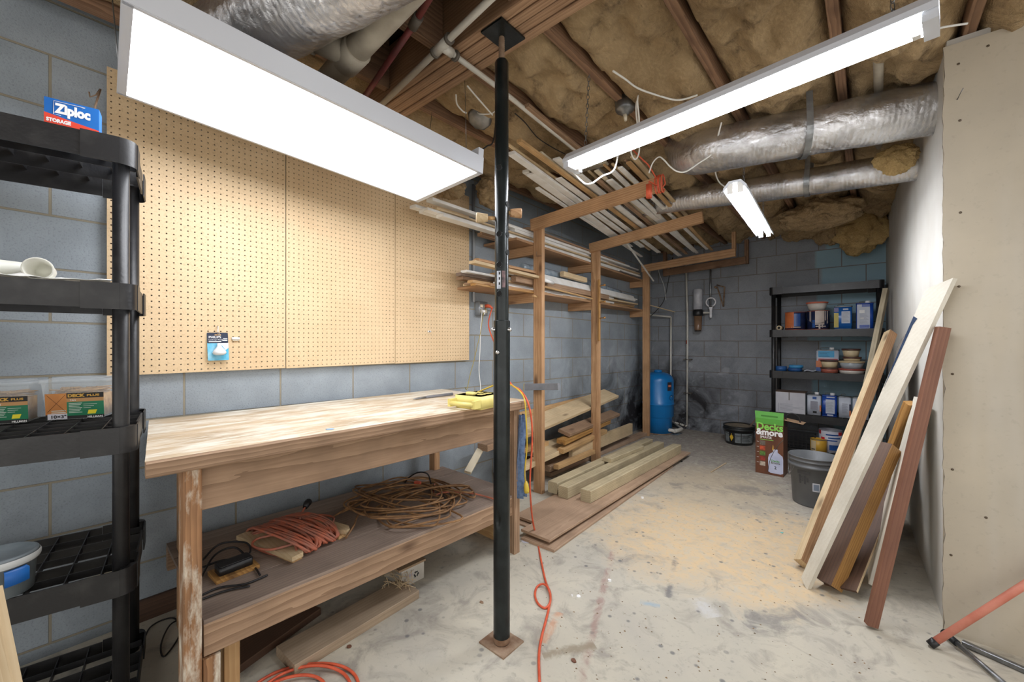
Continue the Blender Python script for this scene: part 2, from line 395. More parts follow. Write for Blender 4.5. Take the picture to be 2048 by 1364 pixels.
# front sheet with a ragged sawn edge
N = 60; L = []
for i in range(N + 1):
    z = 2.41 * i / N; L.append((.229 + rnd.uniform(-.003, .003) + (.004 if rnd.random() < .15 else 0), z))
vs = [(x, 2.444, z) for x, z in L] + [(x, 2.46, z) for x, z in L]
fs = [(i, i + 1, N + 2 + i, N + 1 + i) for i in range(N)]
fw.m = 1; fw.add(vs, fs); fw.m = 0
vs = [(x, 2.444, z) for x, z in L] + [(2.4, 2.444, z) for x, z in L]
fw.add(vs, [(N + 1 + i, N + 2 + i, i + 1, i) for i in range(N)])
fw.add([(.229, 2.46, 0), (2.4, 2.46, 0), (2.4, 2.46, 2.41), (.229, 2.46, 2.41)], [(0, 1, 2, 3)])
fw.add([(.229, 2.444, 2.41), (2.4, 2.444, 2.41), (2.4, 2.46, 2.41), (.229, 2.46, 2.41)], [(0, 1, 2, 3)])
wf = struct('wall_front', fw, [M_dry, M_gyp], 'tan unpainted drywall sheet facing the room, with screw heads', 'wall')
sc = MB(); 
for px, py in ((1976, 92), (1917, 128), (1920, 241), (1921, 425), (1918, 573), (1905, 748), (1905, 939), (1972, 1035), (1902, 1110)):
    p = at(px, py, y=2.444); sc.lathe([(0, .0022), (.0042, .0022), (.0048, .0)], 10, frame((p.x, 2.444, p.z), (1, 0, 0), n=(0, -1, 0)))
sw = sc.build('screw_head', mk('screw_head', (96, 84, 70), rough=.5, metal=.5), wf)
p = at(1914, 200, y=2.444); q = at(1921, 184, y=2.43)
tag(MB().tube([(p.x, 2.446, p.z), (p.x + .006, 2.415, p.z + .012), (q.x + .004, 2.40, q.z)], .0016, 6).build('bent_nail', M_zinc), 'small bent nail sticking out near the top of the tan drywall', 'nail')
struct('ceiling', MB().box((-2.6, -2.4, 2.69), (2.4, 6.0, 2.74)), M_deck, 'dark subfloor boards above the joists', 'ceiling')
for k, (p0, p1) in enumerate([((.16, 5.0), (.127, 5.77))]): pass
# main carrying beam: four plies
BY0, BY1 = 1.125, 1.305
for k in range(4):
    w = (BY1 - BY0) / 4
    o = bar('carrying_beam', (XL, BY0 + w * (k + .5), 2.54), (2.4, BY0 + w * (k + .5), 2.54), w - .005, .24 + (.004 if k % 2 else 0), W_beam, c=.003)
    tag(o, ['first timber ply of the carrying beam, nearest the big light panel', 'second timber ply of the carrying beam above the steel post',
            'third timber ply of the carrying beam above the steel post', 'last timber ply of the carrying beam, nearest the lumber rack'][k], 'beam', 'beam plies above the steel post', 'structure')
JX = [-2.21, -1.80, -1.39, -.974, -.549, -.105, .303, .72, 1.14]
ordn = ['first', 'second', 'third', 'fourth', 'fifth', 'sixth', 'seventh', 'eighth', 'ninth', 'tenth', 'eleventh', 'twelfth', 'thirteenth',
        'fourteenth', 'fifteenth', 'sixteenth', 'seventeenth', 'eighteenth', 'nineteenth', 'twentieth', 'twenty-first', 'twenty-second', 'twenty-third',
        'twenty-fourth', 'twenty-fifth', 'twenty-sixth', 'twenty-seventh', 'twenty-eighth', 'twenty-ninth', 'thirtieth']
for i, x in enumerate(JX):
    tag(bar('floor_joist', (x, BY1 + .002, 2.563), (x, YB, 2.563), .038, .246, W_joist),
        f'{ordn[i]} brown ceiling joist from the block wall, beyond the beam', 'joist', 'ceiling joists beyond the beam', 'structure')
    tag(bar('floor_joist', (x, -2.3, 2.563), (x, BY0 - .002, 2.563), .038, .246, W_joist),
        f'{ordn[i]} brown ceiling joist from the block wall, before the beam', 'joist', 'ceiling joists before the beam', 'structure')
# fiberglass batts pushed up between the joists: bumpy undersides
def batt(x0, x1, y0, y1, seed, sag=.05, mat=None, gaps=False):
    nx = 17; ny = int((y1 - y0) / .024); vs = []; fs = []
    for j in range(ny + 1):
        for i in range(nx + 1):
            u = i / nx; x = x0 + (x1 - x0) * u; y = y0 + (y1 - y0) * j / ny
            p = V((x * 3.2 + seed, y * 2.3, seed * 1.7))
            b = noise.noise(p) * .6 + noise.noise(p * 2.3) * .5 + noise.noise(p * 5.1) * .3 + noise.noise(p * 11) * .16 + noise.noise(p * 23) * .06
            edge = sin(pi * u) ** .5
            endf = min(1, min(j, ny - j) / 5)
            z = 2.52 - (sag * (.9 + 1.5 * b)) * edge * (.3 + .7 * endf) - .012
            vs.append((x, y, max(2.375, min(z, 2.56))))
    W = nx + 1
    for j in range(ny):
        for i in range(nx): fs.append((j*W+i, (j+1)*W+i, (j+1)*W+i+1, j*W+i+1))
    b0 = len(vs)
    vs += [(x0, y0, 2.68), (x1, y0, 2.68), (x1, y1, 2.68), (x0, y1, 2.68)]
    fs += [(b0, b0+1, b0+2, b0+3), tuple([b0+1, b0] + list(range(0, W))), tuple([b0+3, b0+2] + [ny*W + i for i in range(nx, -1, -1)]),
           tuple([b0, b0+3] + [j*W for j in range(ny, -1, -1)]), tuple([b0+2, b0+1] + [j*W + nx for j in range(ny+1)])]
    m = MB(); m.add(vs[:b0], fs[:nx*ny], True); m.v += vs[b0:]
    for f in fs[nx*ny:]: m.f.append(f); m.sm.append(False); m.mi.append(0)
    return m.build('insulation_batt', mat or M_fib)
for i in range(len(JX) - 1):
    x0, x1 = JX[i] + .0195, JX[i + 1] - .0195
    tag(batt(x0, x1, BY1 + .01, YB - .01, 3.1 * i + 1, .095), f'tan fiberglass batt in the {ordn[i]} joist bay from the block wall, beyond the beam', 'insulation', 'fiberglass batts beyond the beam')
    if i in (0, 1, 2, 3):
        tag(batt(x0, x1, -.6, BY0 - .16 * (i % 3) - .02, 5.7 * i + 2, .07), f'tan fiberglass batt in the {ordn[i]} joist bay from the block wall, before the beam', 'insulation', 'fiberglass batts before the beam')
# torn clumps of fiberglass hanging by the walls
def clump(cx, cy, cz, sx, sy, sz, seed, label, mat=M_fiby):
    import bmesh
    bm = bmesh.new(); bmesh.ops.create_icosphere(bm, subdivisions=5, radius=1)
    for v in bm.verts:
        n = v.co.normalized(); p = n * 1.3 + V((seed, seed * .7, -seed))
        d = 1 + .30 * noise.noise(p * 1.1) + .16 * noise.noise(p * 2.6) + .09 * noise.noise(p * 6) + .05 * noise.noise(p * 14)
        v.co = V((n.x * sx * d, n.y * sy * d, n.z * sz * d * (1.1 if n.z < 0 else .8)))
    me = bpy.data.meshes.new('insulation_clump'); bm.to_mesh(me); bm.free()
    me.polygons.foreach_set('use_smooth', [True] * len(me.polygons)); me.materials.append(mat)
    o = bpy.data.objects.new('insulation_clump', me); COL.objects.link(o); o.location = (cx, cy, cz)
    return tag(o, label, 'insulation', 'hanging fiberglass clumps')
def clumpat(px, py, y, w, h, seed, label, dy=.12, mat=M_fiby):
    p = at(px, py, y=y); t = p.y / (DIR + RGT * ((px - 1024) / FPX)).y
    return clump(p.x, p.y, p.z, w * t / FPX / 2, dy, h * t / FPX / 2, seed, label, mat)
def clumpx(px, py, x, w, h, seed, label, dy=.1, mat=M_fib):
    p = at(px, py, x=x); t = (p - CAMP).x / (DIR + RGT * ((px - 1024) / FPX)).x
    return clump(p.x, p.y, p.z, dy, w * t / FPX / 2, h * t / FPX / 2, seed, label, mat)
clumpat(1722, 455, 5.45, 84, 92, 2.2, 'ragged yellow fiberglass clump hanging lowest by the pale partition')
clumpat(1600, 455, 5.5, 70, 46, 4.9, 'tan fiberglass tuft over the end wall beside the lumber rack hanger', .12, M_fib)
clumpat(1660, 450, 5.5, 62, 70, 6.1, 'tan fiberglass tuft over the end wall above the black shelf', .12, M_fib)
clumpat(1795, 315, 3.15, 66, 62, 7.7, 'yellow fiberglass wisp resting on the lower silver duct', .05)
clumpat(1640, 425, 4.6, 130, 60, 9.3, 'wide tan fiberglass sheet sagging beyond the lower silver duct', .25, M_fib)
clumpx(982, 385, -2.1, 66, 60, 11.5, 'pointed fiberglass tuft drooping just behind the steel post', .1, M_fib)
clumpx(905, 378, -2.2, 50, 34, 13.1, 'fiberglass tuft above the right pegboard panel', .1, M_fib)
# ------------------------------------------------------------------ ducts
def duct(name, pts, r, label, mat=M_foil, parent=None, k=10, wob=.03, seed=1, n=40, step=.012, rib=.004):
    P = spline(pts, k)
    # resample evenly so ridges are regular
    L = [0]
    for a, b in zip(P, P[1:]): L.append(L[-1] + (b - a).length)
    m = max(8, int(L[-1] / step)); Q = []; j = 0
    for i in range(m + 1):
        d = L[-1] * i / m
        while j < len(L) - 2 and L[j + 1] < d: j += 1
        Q.append(P[j].lerp(P[j + 1], (d - L[j]) / max(1e-9, L[j + 1] - L[j])))
    b = MB(); b.tube(Q, r, n)
    vs = []
    for i, v in enumerate(b.v):
        ring = i // n; c = Q[ring]; d = V(v) - c
        q = V((ring * step * 4, sin(2*pi*(i % n)/n) * 1.2, cos(2*pi*(i % n)/n) * 1.2 + seed))
        f = 1 + wob * noise.noise(q * 1.3) + wob * .6 * noise.noise(q * 4) + rib * sin(ring * step / .021 * 2 * pi)
        vs.append(tuple(c + d * f))
    b.v = vs
    o = b.build(name, mat, parent)
    me = o.data; uv = me.uv_layers.new(name='UVMap')
    for lp in me.loops:
        i = lp.vertex_index; uv.data[lp.index].uv = ((i // n) * step, (i % n) / n)
    if label: tag(o, label, 'duct')
    return o, Q
d1, Q1 = duct('flex_duct', [(-.93, 2.78, 2.62), (-.90, 2.70, 2.47), (-.80, 2.58, 2.33), (-.62, 2.52, 2.285), (-.2, 2.64, 2.29), (.10, 2.74, 2.30), (.30, 2.80, 2.30)], .118, 'thick silver foil flex duct with an elbow, through the top of the partition')
d2, Q2 = duct('flex_duct', [(-1.75, 3.38, 2.37), (-1.2, 3.38, 2.34), (-.5, 3.38, 2.28), (.1, 3.38, 2.24), (.30, 3.38, 2.235)], .088, 'slimmer straight silver duct below and behind the elbowed duct', seed=5)
d3, Q3 = duct('flex_duct', [(2.2, 1.0, 2.33), (1.0, 1.0, 2.33), (.2, .93, 2.33), (-.6, .765, 2.325), (-1.05, .655, 2.32), (-1.36, .568, 2.305), (-1.733, .461, 2.30), (-2.22, .33, 2.30)], .122, 'fat silver foil duct overhead above the square light panel', seed=9, wob=.05)
def strap(d, Q, i, r, up, name='hanger_strap', w=.028):
    c = Q[i]; a = (Q[min(i+1, len(Q)-1)] - Q[i-1]).normalized(); side = a.cross(V((0, 0, 1))).normalized(); u = side.cross(a)
    N = 20; vs = []; fs = []
    prof = [(r * 1.06 * cos(t), r * 1.06 * sin(t)) for t in [pi - .0 + pi * k / N for k in range(N + 1)]]
    prof = [(prof[0][0], up)] + prof + [(prof[-1][0], up)]
    for x, z in prof:
        for e in (-w/2, w/2): vs.append(c + side * x + u * z + a * e)
    for k in range(len(prof) - 1): fs.append((2*k, 2*k+1, 2*k+3, 2*k+2))
    o = MB().add(vs, fs).build(name, M_strap, d)
    so = o.modifiers.new('thick', 'SOLIDIFY'); so.thickness = .0012
strap(d1, Q1, int(len(Q1) * .62), .122, .15)
strap(d2, Q2, int(len(Q2) * .70), .090, .19)
# ------------------------------------------------------------------ pipes overhead
dp = tag(MB().tube([(-.6, .78, 2.37), (-1.34, .765, 2.285), (-1.62, .76, 2.255)], .045, 20).tube([(-1.62, .76, 2.255), (-1.95, .755, 2.225)], .045, 20).build('drain_pipe', M_pvcold),
         'dusty beige plastic drain pipe slanting behind the light panel', 'pipe')
MB().tube([(-1.42, .764, 2.277), (-1.52, .762, 2.267)], .053, 20).tube([(-1.47, .763, 2.272), (-1.53, .66, 2.31)], .047, 20).tube([(-1.53, .66, 2.31), (-1.575, .585, 2.33)], .056, 20).build('coupling', M_pvcold, dp)
for k in range(3):
    a = V((-1.545, .64, 2.317)).lerp(V((-1.565, .60, 2.325)), k / 2); MB().tube([a, a + V((-.004, -.007, .002))], .058, 20).build('clamp_band', M_clip, dp)
pa = at(862, -10, z=2.40); pb = at(832, 42, z=2.40); pc = at(715, 215, z=2.40); pc2 = at(640, 330, z=2.40)
rp = tag(MB().tube([pa + (pa - pb) * 3, pa, pb], .0125, 12).tube([pb, pc, pc2, pc2 + (pc2 - pc) * 2], .0125, 12).build('supply_pipe', M_redpipe), 'dark red water pipe running overhead beside the carrying beam', 'pipe')
MB().tube([pb - (pb - pa) * .2, pb + (pb - pa) * .25], .019, 12).build('pipe_clip', M_clip, rp)
z = 2.395; t0 = at(884, 92, z=z); a0 = at(985, 0, z=z); b0 = at(750, 226, z=z)
ux = (a0 - b0).normalized()
tp = thing('water_pipe', 'white plastic water pipe with a tee under the carrying beam', 'pipe', t0)
MB().tube([t0 - ux * 1.1, t0 + ux * 1.4], .0135, 14).build('main_run', M_pvc, tp)
e0 = at(1000, 178, z=2.40); e1 = at(1150, 300, z=2.40)
MB().tube([t0, e0, e1, e1 + (e1 - e0) * 1.8], .0115, 14).build('branch', M_pvc, tp)
m = MB().tube([t0 - ux * .05, t0 + ux * .05], .019, 14); bv = (e0 - t0).normalized(); m.tube([t0, t0 + bv * .055], .019, 14); m.build('tee_fitting', M_pvc, tp)
for c, d in ((t0 + ux * .052, ux), (t0 - ux * .052, ux), (t0 + bv * .075, bv)):
    MB().tube([c - d * .006, c + d * .006], .022, 14).build('clamp_ring', M_clip, tp)
tag(MB().tube([(.005, 1.32, 2.425), (.03, 2.5, 2.43), (.045, 3.6, 2.44)], .018, 16).build('drain_pipe', M_pvcold), 'beige pipe running over the thick silver duct near the partition', 'pipe')
# ------------------------------------------------------------------ lamps
E_panel = emit('panel_glow', (248, 250, 255), 8.5); E_tube = emit('tube_glow', (246, 249, 255), 34.0); E_tube2 = emit('small_tube_glow', (246, 249, 255), 98.0)
# square-lensed shop light
pe0, pe1 = V((-1.718, .155, 2.072)), V((-1.63, 1.362, 1.976))
Mp = frame((pe0 + pe1) / 2, pe1 - pe0, n=(.0, 0, 1))
pl = thing('panel_light', 'large lit rectangular light panel in a white frame above the workbench', 'lamp', (-1.585, .752, 1.978))
HL, HW = .607, .278
b = MB()
for s in (-1, 1):
    b.box((-HL, s*HW - .003, 0), (HL, s*HW + .003, .075), Mp); b.box((s*HL - .003, -HW, 0), (s*HL + .003, HW, .075), Mp)
    b.box((-HL, min(s*HW, s*(HW-.012)), -.001), (HL, max(s*HW, s*(HW-.012)), .003), Mp)
    b.box((min(s*HL, s*(HL-.022)), -HW, -.001), (max(s*HL, s*(HL-.022)), HW, .003), Mp)
b.box((-HL, -HW, .073), (HL, HW, .078), Mp)
b.build('housing', M_wmetal, pl)
MB().box((-HL + .02, -HW + .011, .004), (HL - .02, HW - .011, .010), Mp).build('diffuser', E_panel, pl)
for s in (-1, 1):
    c = Mp @ V((s * (HL - .01), -HW + .05, .075))
    bb = MB().box((s*HL - .0 if s < 0 else HL - .03, -HW - .0, .075), (s*HL + .03 if s < 0 else HL, -HW + .12, .115), Mp).build('end_bracket', M_wmetal, pl)
for px0, py0, px1, py1, t0_ in ((243, 135, 214, -20, 1.19),):
    p = Mp @ V((-HL, HW - .03, .05)); MB().tube([p, (p.x - .03, p.y - .02, ZJ + .02)], .0022, 6).build('hanger_wire', M_zinc, pl)
def chain(name, p0, p1, parent, mat=M_zinc, step=.022):
    p0, p1 = V(p0), V(p1); n = int((p1 - p0).length / step); b = MB(); d = (p1 - p0).normalized(); u = d.orthogonal().normalized(); w = d.cross(u)
    for k in range(n):
        c = p0 + d * (k + .5) * step; a, q = (u, w) if k % 2 else (w, u)
        b.tube([c + d * (.014 * cos(t)) + a * (.006 * sin(t)) for t in [2*pi*i/10 for i in range(10)]], .0014, 5, True)
    return b.build(name, mat, parent)
p = Mp @ V((-HL + .01, -HW, .075)); chain('chain', p, (p.x - .02, p.y + .02, ZJ), pl)
for s in (-1, 1):
    p = Mp @ V((HL - .02, s * (HW - .1), .078)); MB().tube([p, (p.x + .02, p.y + .03 * s, ZJ + .02)], .0012, 5).build('hanger_wire', M_zinc, pl)
p = Mp @ V((HL - .01, -HW + .02, .11)); q = at(988, 275, t=2.0)
cord('power_cord', [p, p.lerp(q, .5) + V((0, 0, -.01)), q, (q.x, q.y + .03, ZJ + .03)], .0035, M_cordk, pl)
def strip(name, p0, p1, zb, w, label, em, two=False):
    p0, p1 = V(p0), V(p1); c = (p0 + p1) / 2; L = (p1 - p0).length
    M = frame((c.x, c.y, zb), p1 - p0, n=(0, 0, 1))
    r = thing(name, label, 'lamp', (c.x, c.y, zb))
    h = w / 2
    sec = [(-h, .012), (-h * .97, .03), (-h * .5, .062), (h * .5, .062), (h * .97, .03), (h, .012), (h * .93, .012), (h * .45, .05), (-h * .45, .05), (-h * .93, .012)]
    A = Matrix(((0,0,1,0),(1,0,0,0),(0,1,0,0),(0,0,0,1)))
    b = MB(); b.prism(sec, -L/2, L/2, M @ A); b.build('housing', M_wmetal, r)
    if two:
        for s in (-1, 1):
            MB().tube([M @ V((-L/2 + .04, s * w * .22, .016)), M @ V((L/2 - .04, s * w * .22, .016))], .0135, 14).build('tube', em, r)
            for e in (-1, 1):
                MB().tube([M @ V((e * (L/2 - .04), s * w * .22, .016)), M @ V((e * (L/2 - .012), s * w * .22, .016))], .0125, 14).build('tube_cap', M_wmetal, r)
                MB().box((e*(L/2-.012) - .006, s*w*.22 - .014, -.002), (e*(L/2-.012) + .006, s*w*.22 + .014, .05), M).build('lampholder', M_white, r)
    else:
        lens = [(w*.44 * cos(t), .014 - .026 * sin(t)) for t in [pi * k / 12 for k in range(13)]]
        b = MB(); b.prism(lens, -L/2 + .03, L/2 - .03, M @ A, True); b.build('lens', em, r)
        for e in (-1, 1):
            x = e * (L/2 - .0)
            MB().box((min(x, x - e*.03), -w*.44, -.012), (max(x, x - e*.03), w*.44, .02), M).build('end_cap', M_wmetal, r)
            MB().box((min(x - e*.034, x - e*.05), -w*.06, -.017), (max(x - e*.034, x - e*.05), w*.12, .0), M).build('lampholder', M_white, r)
    return r, M, L
s1, Ms1, Ls1 = strip('strip_light', (-1.075, 1.655, 0), (.135, 1.515, 0), 2.02, .115, 'long lit white strip light hung crosswise near the partition', E_tube)
for x in (-.46, .46):
    p = Ms1 @ V((x * Ls1 * .93, 0, .062)); q = (p.x, p.y + .04, ZJ + .06)
    chain('chain', p, q, s1)
s2, Ms2, Ls2 = strip('strip_light', (-.545, 2.44, 0), (-.608, 3.66, 0), 2.0, .115, 'small far lit twin-tube light pointing at the end wall', E_tube2, True)
for x in (-.27, .42):
    p = Ms2 @ V((x * Ls2, 0, .062)); chain('chain', p, (p.x, p.y + .01, ZJ + .01), s2)
def pc_(pts, z=None, t=None):
    return [at(a, b_, t=(c[0] if c else t)) for a, b_, *c in pts]
cord('power_cord', pc_([(1138, 336, 2.0), (1150, 349, 2.0), (1163, 362, 1.98), (1172, 368, 1.97), (1185, 366, 1.96), (1205, 352, 1.95), (1222, 345, 1.95), (1231, 333, 1.95), (1236, 308, 1.97)]), .0042, M_cordw, s1)
c1 = thing('power_lead', 'white lead looping from the rack arm to the small far light', 'cord', at(1365, 345, t=2.35))
cord('cord', pc_([(1298, 346, 2.45), (1306, 325, 2.4), (1318, 314, 2.36), (1328, 320, 2.34), (1340, 333, 2.32), (1355, 343, 2.3), (1372, 343, 2.3), (1398, 326, 2.28), (1418, 313, 2.26), (1430, 300, 2.25), (1436, 272, 2.22), (1443, 245, 2.2)], ), .004, M_cordw, c1)
cord('cord', pc_([(1429, 328, 2.32), (1432, 350, 2.5), (1440, 366, 2.6), (1455, 376, 2.66), (1468, 379, 2.68)]), .004, M_cordw, c1)
# wiring stapled under the joists
def uz(pts, z=2.385): return [at(q[0], q[1], z=z) for q in pts]
def wire(label, pts, r=.0045, mat=M_cordw, name='cable'): return tag(cord(name, pts, r, mat), label, 'cable')
wire('white cable sagging across the insulation above the long strip light', uz([(1226, 142, 2.25), (1250, 158, 2.2), (1275, 176, 2.2), (1310, 189, 2.2), (1355, 200, 2.2), (1395, 190, 2.2)]))
wire('white cable hooked down behind the long strip light beside the orange cord', pc_([(1282, 180, 2.05), (1275, 200, 2.05), (1278, 240, 2.15), (1276, 290, 2.35), (1262, 300, 2.35), (1268, 318, 2.4), (1276, 312, 2.4), (1279, 285, 2.35), (1272, 215, 2.1), (1283, 185, 2.05)]))
wire('short white cable end stapled over the duct near the partition', uz([(1855, 68, 2.12), (1880, 56, 2.1), (1935, 47, 2.05)]), .004)
wire('brown thin cable crossing the insulation behind the steel post', uz([(1030, 227, 2.3), (1050, 245, 2.3), (1075, 275, 2.35), (1105, 295, 2.4), (1130, 308, 2.45)]), .003, M_cordk)
wire('white cable scrap poking from the insulation beside the steel post', uz([(935, 172, 1.95), (950, 190, 2.0), (985, 230, 2.05)]), .004)
wire('white cable bend looping beside the grey junction box', uz([(912, 190, 1.98), (914, 208, 1.96), (925, 222, 1.95), (933, 226, 1.97)]), .004)
# junction boxes
p = at(958, 240, z=2.40)
jb = thing('junction_box', 'grey octagonal junction box in the insulation beside the steel post', 'electrical box', p)
MB().lathe([(0, 0), (.055, 0), (.066, .006), (.066, .06)], 8, frame(p, (1, .3, 0), n=(-.3, .5, 1))).build('cover', M_zinc, jb)
cord('wire_pair', [p + V((.02, -.03, .02)), p + V((.06, -.05, -.01)), p + V((.10, 0, .0)), p + V((.09, .05, .06))], .003, M_cordw, jb)
p = at(1250, 218, t=2.14)
lh = thing('lamp_socket', 'grey porcelain pull-chain lamp socket above the rack arm', 'lamp socket', p)
MB().lathe([(0, -.03), (.018, -.03), (.022, -.018), (.045, -.01), (.05, .0), (.052, .05), (0, .05)], 18, T(*p)).build('socket_base', M_zinc, lh)
MB().tube([p + V((0, 0, -.03)), p + V((.004, 0, -.062))], [.012, .007], 10).build('bulb_tip', mk('clear_glass', (210, 200, 180), rough=.1), lh)
# ------------------------------------------------------------------ steel post
PX, PY = -1.104, 1.203
sp = thing('steel_post', 'black adjustable steel jack post standing in front of the workbench', 'post', (PX, PY, 0))
Mpo = T(PX, PY, 0)
MB().box((-.066, -.062, 0), (.066, .058, .006), Mpo).build('base_plate', M_rust, sp)
dn = []
b = MB(); n = 40; zs = [.006 + i * (1.28 - .006) / 80 for i in range(81)]; vs = []
for z in zs:
    for k in range(n):
        a = 2 * pi * k / n; r = .033
        dent = math.exp(-((z - .50) / .028) ** 2 - (((a - (-1.35) + pi) % (2*pi) - pi) / .45) ** 2)
        r -= .010 * dent
        vs.append((PX + r * cos(a), PY + r * sin(a), z))
b.add(vs, [(i*n+k, i*n+(k+1) % n, (i+1)*n+(k+1) % n, (i+1)*n+k) for i in range(80) for k in range(n)], True)
b.lathe([(.033, 1.28), (.029, 1.282)], 40, T(PX, PY, 0))
b.build('outer_tube', M_steelblk, sp)
b = MB().lathe([(.0275, 1.25), (.0275, 2.305), (.022, 2.315), (.0, 2.315)], 36, T(PX, PY, 0)); b.build('inner_tube', M_steelblk, sp)
MB().lathe([(.0325, .006), (.0345, .012), (.0335, .03)], 36, T(PX, PY, 0)).build('weld_ring', M_rust, sp)
MB().lathe([(.011, 2.30), (.011, 2.41)] , 16, T(PX, PY, 0)).lathe([(.011 + (.0015 if i % 2 else 0), 2.32 + i * .004) for i in range(20)], 16, T(PX, PY, 0)).build('jack_screw', M_rust, sp)
MB().box((-.045, -.072, 2.408), (.065, .068, 2.416), T(PX, PY, 0)).build('top_plate', M_steelblk, sp)
# raised rims, dark discs standing in for the shade inside holes, two rows around the tube
tocam = math.atan2(-PY, -PX)
for a, zz in [(tocam - .35, q) for q in (1.88, 1.62, 1.50, 1.385)] + [(tocam + 1.05, q) for q in (1.74, 1.62, 1.55)]:
    d = V((cos(a), sin(a), 0)); c = V((PX, PY, zz)) + d * .0273
    F = frame(c, (-d.y, d.x, 0), n=d)
    MB().lathe([(.0125, .0), (.0120, .0012), (.0102, .0016), (.0102, -.006)], 16, F).build('hole_rim', M_steelblk, sp)
    MB().lathe([(0, .0011), (.0102, .0011)], 16, F).build('pin_hole_shade', M_holeshade, sp)
for a, rr in ((tocam - 1.15, .0335), (tocam + 1.0, .0335), (tocam - .45, .0335)):
    zz = 1.245 if abs(a - tocam) > .6 else 1.155
    d = V((cos(a), sin(a), 0)); c = V((PX, PY, zz)) + d * rr
    MB().lathe([(0, .012), (.006, .010), (.008, .005), (.008, -.002)], 14, frame(c, (-d.y, d.x, 0), n=d)).build('bolt_head', M_chrome, sp)
lab = mk('sticker', (214, 216, 222), (150, 158, 172), 40, .4); labd = mk('sticker_dark', (40, 40, 44), (140, 110, 112), 30, .5)
def wrap(name, a0, a1, z0, z1, mat, r=.0279):
    return MB().lathe([(r, z0), (r, z1)], 10, T(PX, PY, 0), True, a0, a1).build(name, mat, sp)
wrap('sticker', tocam - .75, tocam - .12, 1.405, 1.475, lab); wrap('sticker_print', tocam + .02, tocam + .55, 1.41, 1.475, labd)
for k in range(3): wrap('sticker_print', tocam - .42, tocam - .22, 1.42 + k * .02, 1.43 + k * .02, M_black, .0282)
# wooden pegs through the holes
def peg(px, py, ang, label, ln, mat, rr=.02):
    c = at(px, py, t=1.63); d = V((cos(ang), sin(ang), 0)); s0 = V((PX, PY, c.z)) + d * .0275
    r = thing('coat_peg', label, 'peg', s0)
    F = frame(s0, (0, 0, 1), n=d)
    MB().lathe([(0, 0), (.008, 0), (.008, ln), (0, ln)], 14, F).build('dowel', W_pine, r)
    MB().lathe([(0, ln), (rr * .78, ln), (rr * .8, ln + .004), (rr, ln + .042), (rr * .9, ln + .046), (0, ln + .046)], 20, F).build('knob', mat, r)
peg(980, 437, YAW + pi + .15, 'pale round wooden knob peg on the pegboard side of the steel post', .028, W_pale)
peg(1040, 425, YAW + .12, 'brown wooden knob peg on the lumber rack side of the steel post', .006, W_frame)
# ------------------------------------------------------------------ pegboards (real holes)
PBX = -2.332
def pegboard(y0, y1, z0, z1, label, skip=()):
    g = .0254; ny = int(round((y1 - y0) / g)); nz = int(round((z1 - z0) / g)); gy = (y1 - y0) / ny; gz = (z1 - z0) / nz
    v = []; f = []; th = .005; r = .0031; K = 8; gi = {}
    def corner(i, j):
        if (i, j) not in gi: gi[i, j] = len(v); v.append((PBX, y0 + i * gy, z0 + j * gz))
        return gi[i, j]
    def mid(i, j, e):
        k = (i, j, e)
        if k not in gi:
            gi[k] = len(v); v.append((PBX, y0 + (i + (.5 if e == 'h' else 0)) * gy, z0 + (j + (.5 if e == 'v' else 0)) * gz))
        return gi[k]
    for i in range(ny):
        for j in range(nz):
            cy, cz = y0 + (i + .5) * gy, z0 + (j + .5) * gz
            ring = [corner(i+1, j+1), mid(i, j+1, 'h'), corner(i, j+1), mid(i, j, 'v'), corner(i, j), mid(i, j, 'h'), corner(i+1, j), mid(i+1, j, 'v')]
            b = len(v)
            for k in range(K):
                a = pi / 4 + 2 * pi * k / K; v.append((PBX, cy + r * cos(a), cz + r * sin(a)))
            for k in range(K):
                a = pi / 4 + 2 * pi * k / K; v.append((PBX - th, cy + r * cos(a), cz + r * sin(a)))
            for k in range(K):
                l = (k + 1) % K
                f.append((ring[k], ring[l], b + l, b + k)); f.append((b + k, b + l, b + K + l, b + K + k))
    m = MB(); m.add(v, f)
    e = [(y0, z0), (y1, z0), (y1, z1), (y0, z1)]
    m.add([(PBX, y, z) for y, z in e] + [(PBX - th, y, z) for y, z in e], [(k, (k+1) % 4, 4 + (k+1) % 4, 4 + k) for k in range(4)])
    o = m.build('pegboard', M_peg)
    for y in (y0 + .03, y1 - .03):
        MB().box((XL + .0006, y - .02, z0 + .02), (PBX - th - .0005, y + .02, z1 - .02)).build('furring_strip', W_dark, o)
    return tag(o, label, 'pegboard', 'perforated boards on the block wall')
pegboard(.173, .848, 1.057, 2.315, 'tan pegboard panel beside the black shelving, holding the blue bulb pack')
pegboard(.852, 1.512, 1.055, 2.315, 'empty middle tan pegboard panel between two seams')
pegboard(1.516, 2.169, 1.053, 2.315, 'tan pegboard panel nearest the outlet, with a white clip')
def onpeg(px, py): return at(px, py, x=PBX)
